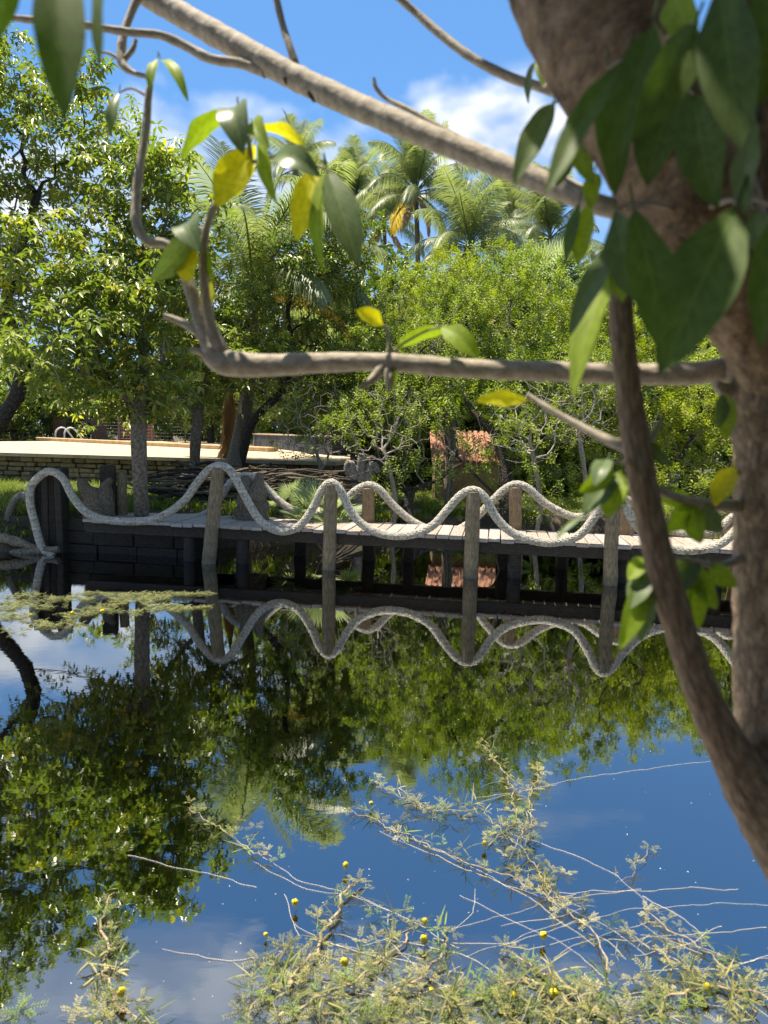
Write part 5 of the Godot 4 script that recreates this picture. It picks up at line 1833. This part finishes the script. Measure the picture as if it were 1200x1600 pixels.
	var L := [
		# the two dark ones hanging into the upper left corner
		[92, -90, 100, 178, 0.56, 0.53, 112, "leaf_deep", 0.15, 0.03], [165, -70, 158, 112, 0.58, 0.56, 40, "leaf_deep", 0.9, 0.04], [25, -120, -6, 62, 0.57, 0.55, 55, "leaf_deep", -0.6, 0.03],
		# young tuft in the middle left
		[372, 172, 284, 246, 1.04, 1.0, 46, "leaf_fresh", -0.7, 0.14], [372, 168, 382, 238, 1.04, 0.97, 62, "leaf_dull", 0.3, 0.2], [388, 232, 336, 320, 1.04, 1.01, 64, "leaf_young", 0.15, 0.06], [398, 226, 368, 304, 1.05, 1.06, 42, "leaf_young", -0.4, 0.08],
		[412, 205, 432, 314, 1.04, 1.0, 34, "leaf_fresh", 0.7, 0.08], [402, 198, 482, 244, 1.04, 1.0, 34, "leaf_young", 0.9, 0.16], [395, 200, 420, 230, 1.03, 0.96, 40, "leaf_fresh", -0.2, 0.2], [428, 246, 500, 272, 1.03, 0.98, 52, "leaf_dull", -0.6, 0.16],
		[492, 262, 464, 374, 1.01, 0.99, 52, "leaf_young", 0.2, 0.06], [506, 268, 504, 416, 1.0, 0.98, 36, "leaf_fresh", 0.75, 0.08], [512, 268, 560, 412, 1.0, 0.96, 64, "leaf_dull", -0.2, 0.06],
		[302, 362, 236, 436, 1.06, 1.02, 54, "leaf_dull", -0.35, 0.12], [300, 352, 312, 392, 1.06, 0.99, 56, "leaf_dull", 0.3, 0.22], [288, 384, 292, 440, 1.06, 1.03, 52, "leaf_young", 0.15, 0.08], [318, 378, 334, 434, 1.06, 1.06, 26, "leaf_fresh", 0.8, 0.08], [330, 440, 318, 500, 1.08, 1.08, 24, "leaf_young", 0.3, 0.05],
		[246, 92, 234, 138, 1.1, 1.08, 20, "leaf_fresh", 0.6, 0.1], [252, 94, 294, 156, 1.1, 1.06, 22, "leaf_fresh", -0.5, 0.16], [186, 146, 172, 212, 1.1, 1.08, 22, "leaf_dull", 0.5, 0.1],
		# on the horizontal branch
		[598, 508, 556, 484, 1.02, 1.0, 34, "leaf_young", 0.5, 0.1], [618, 545, 704, 514, 1.02, 1.0, 32, "leaf_fresh", 0.7, 0.12], [690, 510, 748, 558, 1.0, 0.97, 44, "leaf_fresh", -0.4, 0.12], [612, 574, 616, 606, 1.02, 1.0, 24, "leaf_fresh", 0.3, 0.1], [822, 626, 744, 624, 0.9, 0.88, 30, "leaf_young", 0.4, 0.08],
		[848, 86, 850, 132, 1.0, 0.98, 24, "leaf_fresh", 0.3, 0.1], [838, 92, 826, 160, 1.0, 0.99, 18, "leaf_dull", 0.8, 0.1],
		# the dark mass at the upper right
		[864, 160, 804, 284, 0.86, 0.82, 48, "leaf_dull", 0.3, 0.07], [975, 95, 852, 300, 0.66, 0.62, 66, "leaf_deep", 0.55, 0.06], [890, 178, 926, 286, 0.84, 0.82, 46, "leaf_fresh", 0.2, 0.06], [884, 215, 868, 290, 0.86, 0.84, 44, "leaf_dull", -0.4, 0.08], [930, 270, 925, 325, 0.85, 0.83, 34, "leaf_fresh", 0.3, 0.1],
		[1020, 40, 965, 250, 0.63, 0.6, 96, "leaf_deep", 0.15, 0.06], [1085, 40, 985, 215, 0.62, 0.58, 104, "leaf_deep", -0.25, 0.07], [1060, 130, 1010, 285, 0.66, 0.63, 118, "leaf_deep", 0.3, 0.06], [1125, -20, 1160, 225, 0.6, 0.57, 132, "leaf_deep", 0.1, 0.05], [1195, -40, 1190, 160, 0.6, 0.58, 90, "leaf_deep", -0.3, 0.05],
		[950, 110, 962, 300, 0.68, 0.66, 80, "leaf_deep", -0.2, 0.04], [1085, 150, 1120, 320, 0.7, 0.66, 110, "leaf_deep", 0.3, 0.05], [1180, 190, 1165, 330, 0.64, 0.62, 60, "leaf_dull", 0.7, 0.05], [1050, -20, 1090, 60, 0.66, 0.63, 70, "leaf_fresh", 0.4, 0.08],
		[1150, 325, 1032, 578, 0.62, 0.59, 168, "leaf_deep", 0.1, 0.04], [990, 330, 1045, 560, 0.66, 0.63, 110, "leaf_deep", -0.3, 0.05], [962, 330, 1000, 470, 0.7, 0.68, 90, "leaf_deep", 0.4, 0.05], [1215, 330, 1190, 540, 0.62, 0.6, 80, "leaf_deep", 0.2, 0.04],
		[905, 318, 884, 408, 0.84, 0.82, 30, "leaf_deep", 0.4, 0.05], [918, 320, 904, 412, 0.84, 0.82, 44, "leaf_fresh", 0.3, 0.05], [966, 372, 890, 520, 0.76, 0.72, 44, "leaf_dull", 0.45, 0.05], [958, 410, 896, 612, 0.78, 0.74, 60, "leaf_fresh", 0.6, 0.05], [968, 400, 975, 470, 0.75, 0.72, 40, "leaf_fresh", 0.5, 0.05],
		[1180, 330, 1200, 400, 0.7, 0.68, 50, "leaf_dull", 0.4, 0.1],
		# lower tufts by the leaning stem
		[965, 735, 912, 805, 0.8, 0.77, 48, "leaf_dull", 0.3, 0.08], [912, 805, 868, 842, 0.77, 0.76, 12, "leaf_dull", 0.7, 0.05], [955, 722, 905, 768, 0.8, 0.77, 44, "leaf_fresh", -0.4, 0.12], [962, 735, 952, 808, 0.8, 0.77, 58, "leaf_fresh", 0.2, 0.08], [950, 718, 930, 758, 0.79, 0.76, 36, "leaf_dull", 0.4, 0.14],
		[970, 735, 978, 790, 0.79, 0.78, 30, "leaf_fresh", 0.7, 0.06], [1014, 690, 1052, 728, 0.82, 0.8, 26, "leaf_dull", 0.5, 0.1], [1012, 698, 1018, 742, 0.82, 0.81, 28, "leaf_fresh", 0.6, 0.06], [1134, 618, 1140, 682, 0.86, 0.84, 42, "leaf_fresh", 0.3, 0.08], [1128, 616, 1122, 668, 0.86, 0.84, 26, "leaf_dull", -0.4, 0.08],
		[1146, 728, 1118, 790, 0.86, 0.84, 44, "leaf_young", 0.4, 0.06],
		[1085, 790, 1030, 778, 0.86, 0.84, 40, "leaf_fresh", 0.4, 0.1], [1090, 790, 1130, 830, 0.86, 0.84, 46, "leaf_dull", 0.3, 0.1], [1080, 790, 1095, 848, 0.86, 0.84, 44, "leaf_fresh", 0.3, 0.1], [1075, 788, 1040, 830, 0.86, 0.85, 40, "leaf_fresh", -0.5, 0.1],
		[1020, 885, 985, 950, 0.84, 0.81, 46, "leaf_dull", 0.3, 0.08], [1012, 890, 968, 1012, 0.84, 0.8, 44, "leaf_fresh", -0.3, 0.06], [1008, 905, 1002, 1000, 0.84, 0.81, 50, "leaf_dull", 0.2, 0.06], [1018, 872, 982, 905, 0.84, 0.82, 38, "leaf_fresh", 0.5, 0.1], [1080, 878, 1120, 950, 0.86, 0.83, 46, "leaf_fresh", 0.3, 0.08], [1075, 885, 1092, 980, 0.86, 0.83, 44, "leaf_fresh", -0.2, 0.06],
		[1090, 872, 1060, 930, 0.86, 0.84, 44, "leaf_dull", 0.4, 0.08], [1110, 880, 1152, 915, 0.86, 0.84, 40, "leaf_fresh", 0.4, 0.1], [1070, 870, 1050, 900, 0.86, 0.84, 36, "leaf_fresh", 0.5, 0.1], [1070, 900, 1076, 985, 0.86, 0.84, 40, "leaf_fresh", 0.7, 0.06],
	]
	for q in L:
		near_leaf(q)
	# the shoots that carry them
	for q in [[[1095, 330, 0.78, 12], [1140, 312, 0.68, 8], [1152, 322, 0.62, 6]], [[1140, 312, 0.68, 7], [1185, 312, 0.64, 6], [1215, 328, 0.62, 5]], [[1060, 330, 0.78, 10], [1020, 318, 0.7, 7], [990, 327, 0.66, 5]], [[1020, 318, 0.7, 7], [985, 318, 0.7, 6], [962, 328, 0.7, 5]],
		[[1040, 130, 0.78, 12], [1035, 60, 0.68, 9], [1022, 36, 0.63, 6]], [[1035, 60, 0.68, 8], [1065, 45, 0.65, 6], [1086, 36, 0.62, 5]], [[1010, 110, 0.76, 9], [990, 92, 0.69, 7], [974, 92, 0.66, 5], [950, 108, 0.68, 4]], [[1070, 170, 0.78, 9], [1070, 135, 0.71, 7], [1085, 148, 0.7, 5]], [[1070, 135, 0.71, 6], [1060, 128, 0.66, 5]],
		[[1178, -80, 0.93, 16], [1150, -60, 0.74, 10], [1126, -24, 0.6, 6]], [[1150, -60, 0.74, 9], [1190, -62, 0.66, 7], [1196, -42, 0.6, 5]], [[1170, 190, 0.88, 10], [1172, 170, 0.74, 7], [1180, 188, 0.64, 5]], [[1172, 330, 0.86, 9], [1172, 315, 0.76, 6], [1180, 328, 0.7, 5]], [[1090, 60, 0.78, 9], [1065, -20, 0.7, 7], [1050, -22, 0.66, 5]],
		[[390, 255, 1.04, 7], [436, 244, 1.03, 6], [480, 254, 1.01, 5], [512, 266, 1.0, 4]], [[388, 225, 1.04, 6], [376, 182, 1.04, 5], [372, 168, 1.04, 4]], [[388, 215, 1.04, 5], [404, 198, 1.04, 4]], [[322, 362, 1.05, 6], [302, 354, 1.06, 5], [290, 380, 1.06, 4]], [[232, 152, 1.1, 5], [206, 138, 1.1, 4], [186, 145, 1.1, 3]],
		[[604, 564, 1.02, 7], [608, 530, 1.02, 5], [600, 508, 1.02, 4]], [[606, 562, 1.02, 6], [620, 544, 1.02, 5], [660, 520, 1.01, 4], [690, 510, 1.0, 3]], [[925, 130, 0.79, 10], [885, 152, 0.84, 7], [866, 160, 0.86, 5]], [[885, 152, 0.84, 7], [890, 180, 0.84, 5], [884, 214, 0.86, 4]], [[972, 400, 0.82, 8], [966, 385, 0.78, 6], [964, 372, 0.76, 5]],
		[[975, 420, 0.82, 8], [966, 412, 0.79, 6], [958, 410, 0.78, 5]], [[998, 722, 0.81, 9], [975, 722, 0.8, 7], [955, 720, 0.8, 5]], [[1085, 877, 0.85, 7], [1050, 872, 0.84, 6], [1015, 886, 0.84, 5]], [[860, 142, 1.0, 6], [850, 110, 1.0, 5], [846, 88, 1.0, 3]], [[1155, 745, 0.88, 7], [1148, 730, 0.87, 5]]]:
		near_branch("shoot", q, "near_bark", 6, 0.0)
	# the rest of its crown overhead and to the right, out of the frame: it keeps the trunk and the big leaves in shade
	var r := seeded(91)
	var g := grow(r, [[at(840, -190, 0.84), Vector3(0.1, 2.75, -0.6), Vector3(0.05, 3.1, -0.4)], [at(1180, -120, 0.95), Vector3(0.62, 3.0, -0.7), Vector3(0.55, 3.4, -0.5)]], [[Vector3(0.35, 3.1, -0.7), Vector3(0.45, 0.25, 0.6)], [Vector3(1.0, 3.3, -0.8), Vector3(0.6, 0.4, 0.8)], [Vector3(0.5, 3.2, 0.5), Vector3(1.1, 0.6, 0.7)], [Vector3(0.6, 2.6, 1.1), Vector3(1.2, 0.8, 0.5)], [Vector3(0.55, 2.75, -0.55), Vector3(0.45, 0.25, 0.5)], [Vector3(0.2, 2.8, -1.1), Vector3(0.32, 0.18, 0.35)]], 520, 0.003, 0.05, 0.0, 0.15, 0.2)
	var up := Buf.new()
	for i in g.P.size():
		if g.par[i] >= 0:
			up.tube(PackedVector3Array([g.P[g.par[i]], g.P[i]]), PackedFloat32Array([g.rad[g.par[i]], g.rad[i]]), 6, false)
	part("upper_twigs", up, M.near_bark, near_tree, "stuff")
	var wl := [whorl(r, 7, 0.17, 0.062, M.leaf_mid)]
	tree_leaves(near_tree, g, r, wl, 0.02, 1.5, 0.12, Color(0.7, 0.7, 0.7), Color(1.1, 1.1, 1.0), 0.7)


func build_near_bank() -> void:
	# the trees on the viewer's own bank, behind the camera: they close off the sky on that side
	var r := seeded(97)
	var wl := [whorl(r, 9, 0.34, 0.13, M.leaf_mid)]
	var rows := [[-4.5, 4.0, "behind the viewer to the left"], [0.3, 5.0, "right behind the viewer"], [4.6, 3.2, "behind the viewer to the right"], [6.0, -0.6, "on the near bank right of the near tree"]]
	for q in rows:
		var base := Vector3(q[0], 0.1, q[1])
		var t := thing("bank_tree", "leafy tree on the near bank " + q[2], "tree", base, "trees on the near bank")
		var c := base + Vector3(0, 4.2, 0)
		var g := grow(r, [[base, base + Vector3(0.2, 1.6, 0), c]], [[c, Vector3(2.3, 1.8, 2.0)], [c - Vector3(0, 2.0, 0), Vector3(2.0, 1.2, 1.7)]], 220, 0.008, 0.14, 0.3, 0.5, 0.2)
		tree_wood(t, g, "bark_dark", "bark_dark", 0.05)
		tree_leaves(t, g, r, wl, 0.04, 1.6, 0.4, Color(0.7, 0.75, 0.7), Color(1.2, 1.2, 1.0), 0.5)


func _ready() -> void:
	set_up_view()
	make_materials()
	build_land()
	build_terrace()
	build_boardwalk()
	build_ropes()
	build_far_trees()
	build_palms()
	build_left_trees()
	build_scrub()
	build_bare_shrubs()
	build_bank()
	build_near_bank()
	build_near_tree()
	build_weeds()
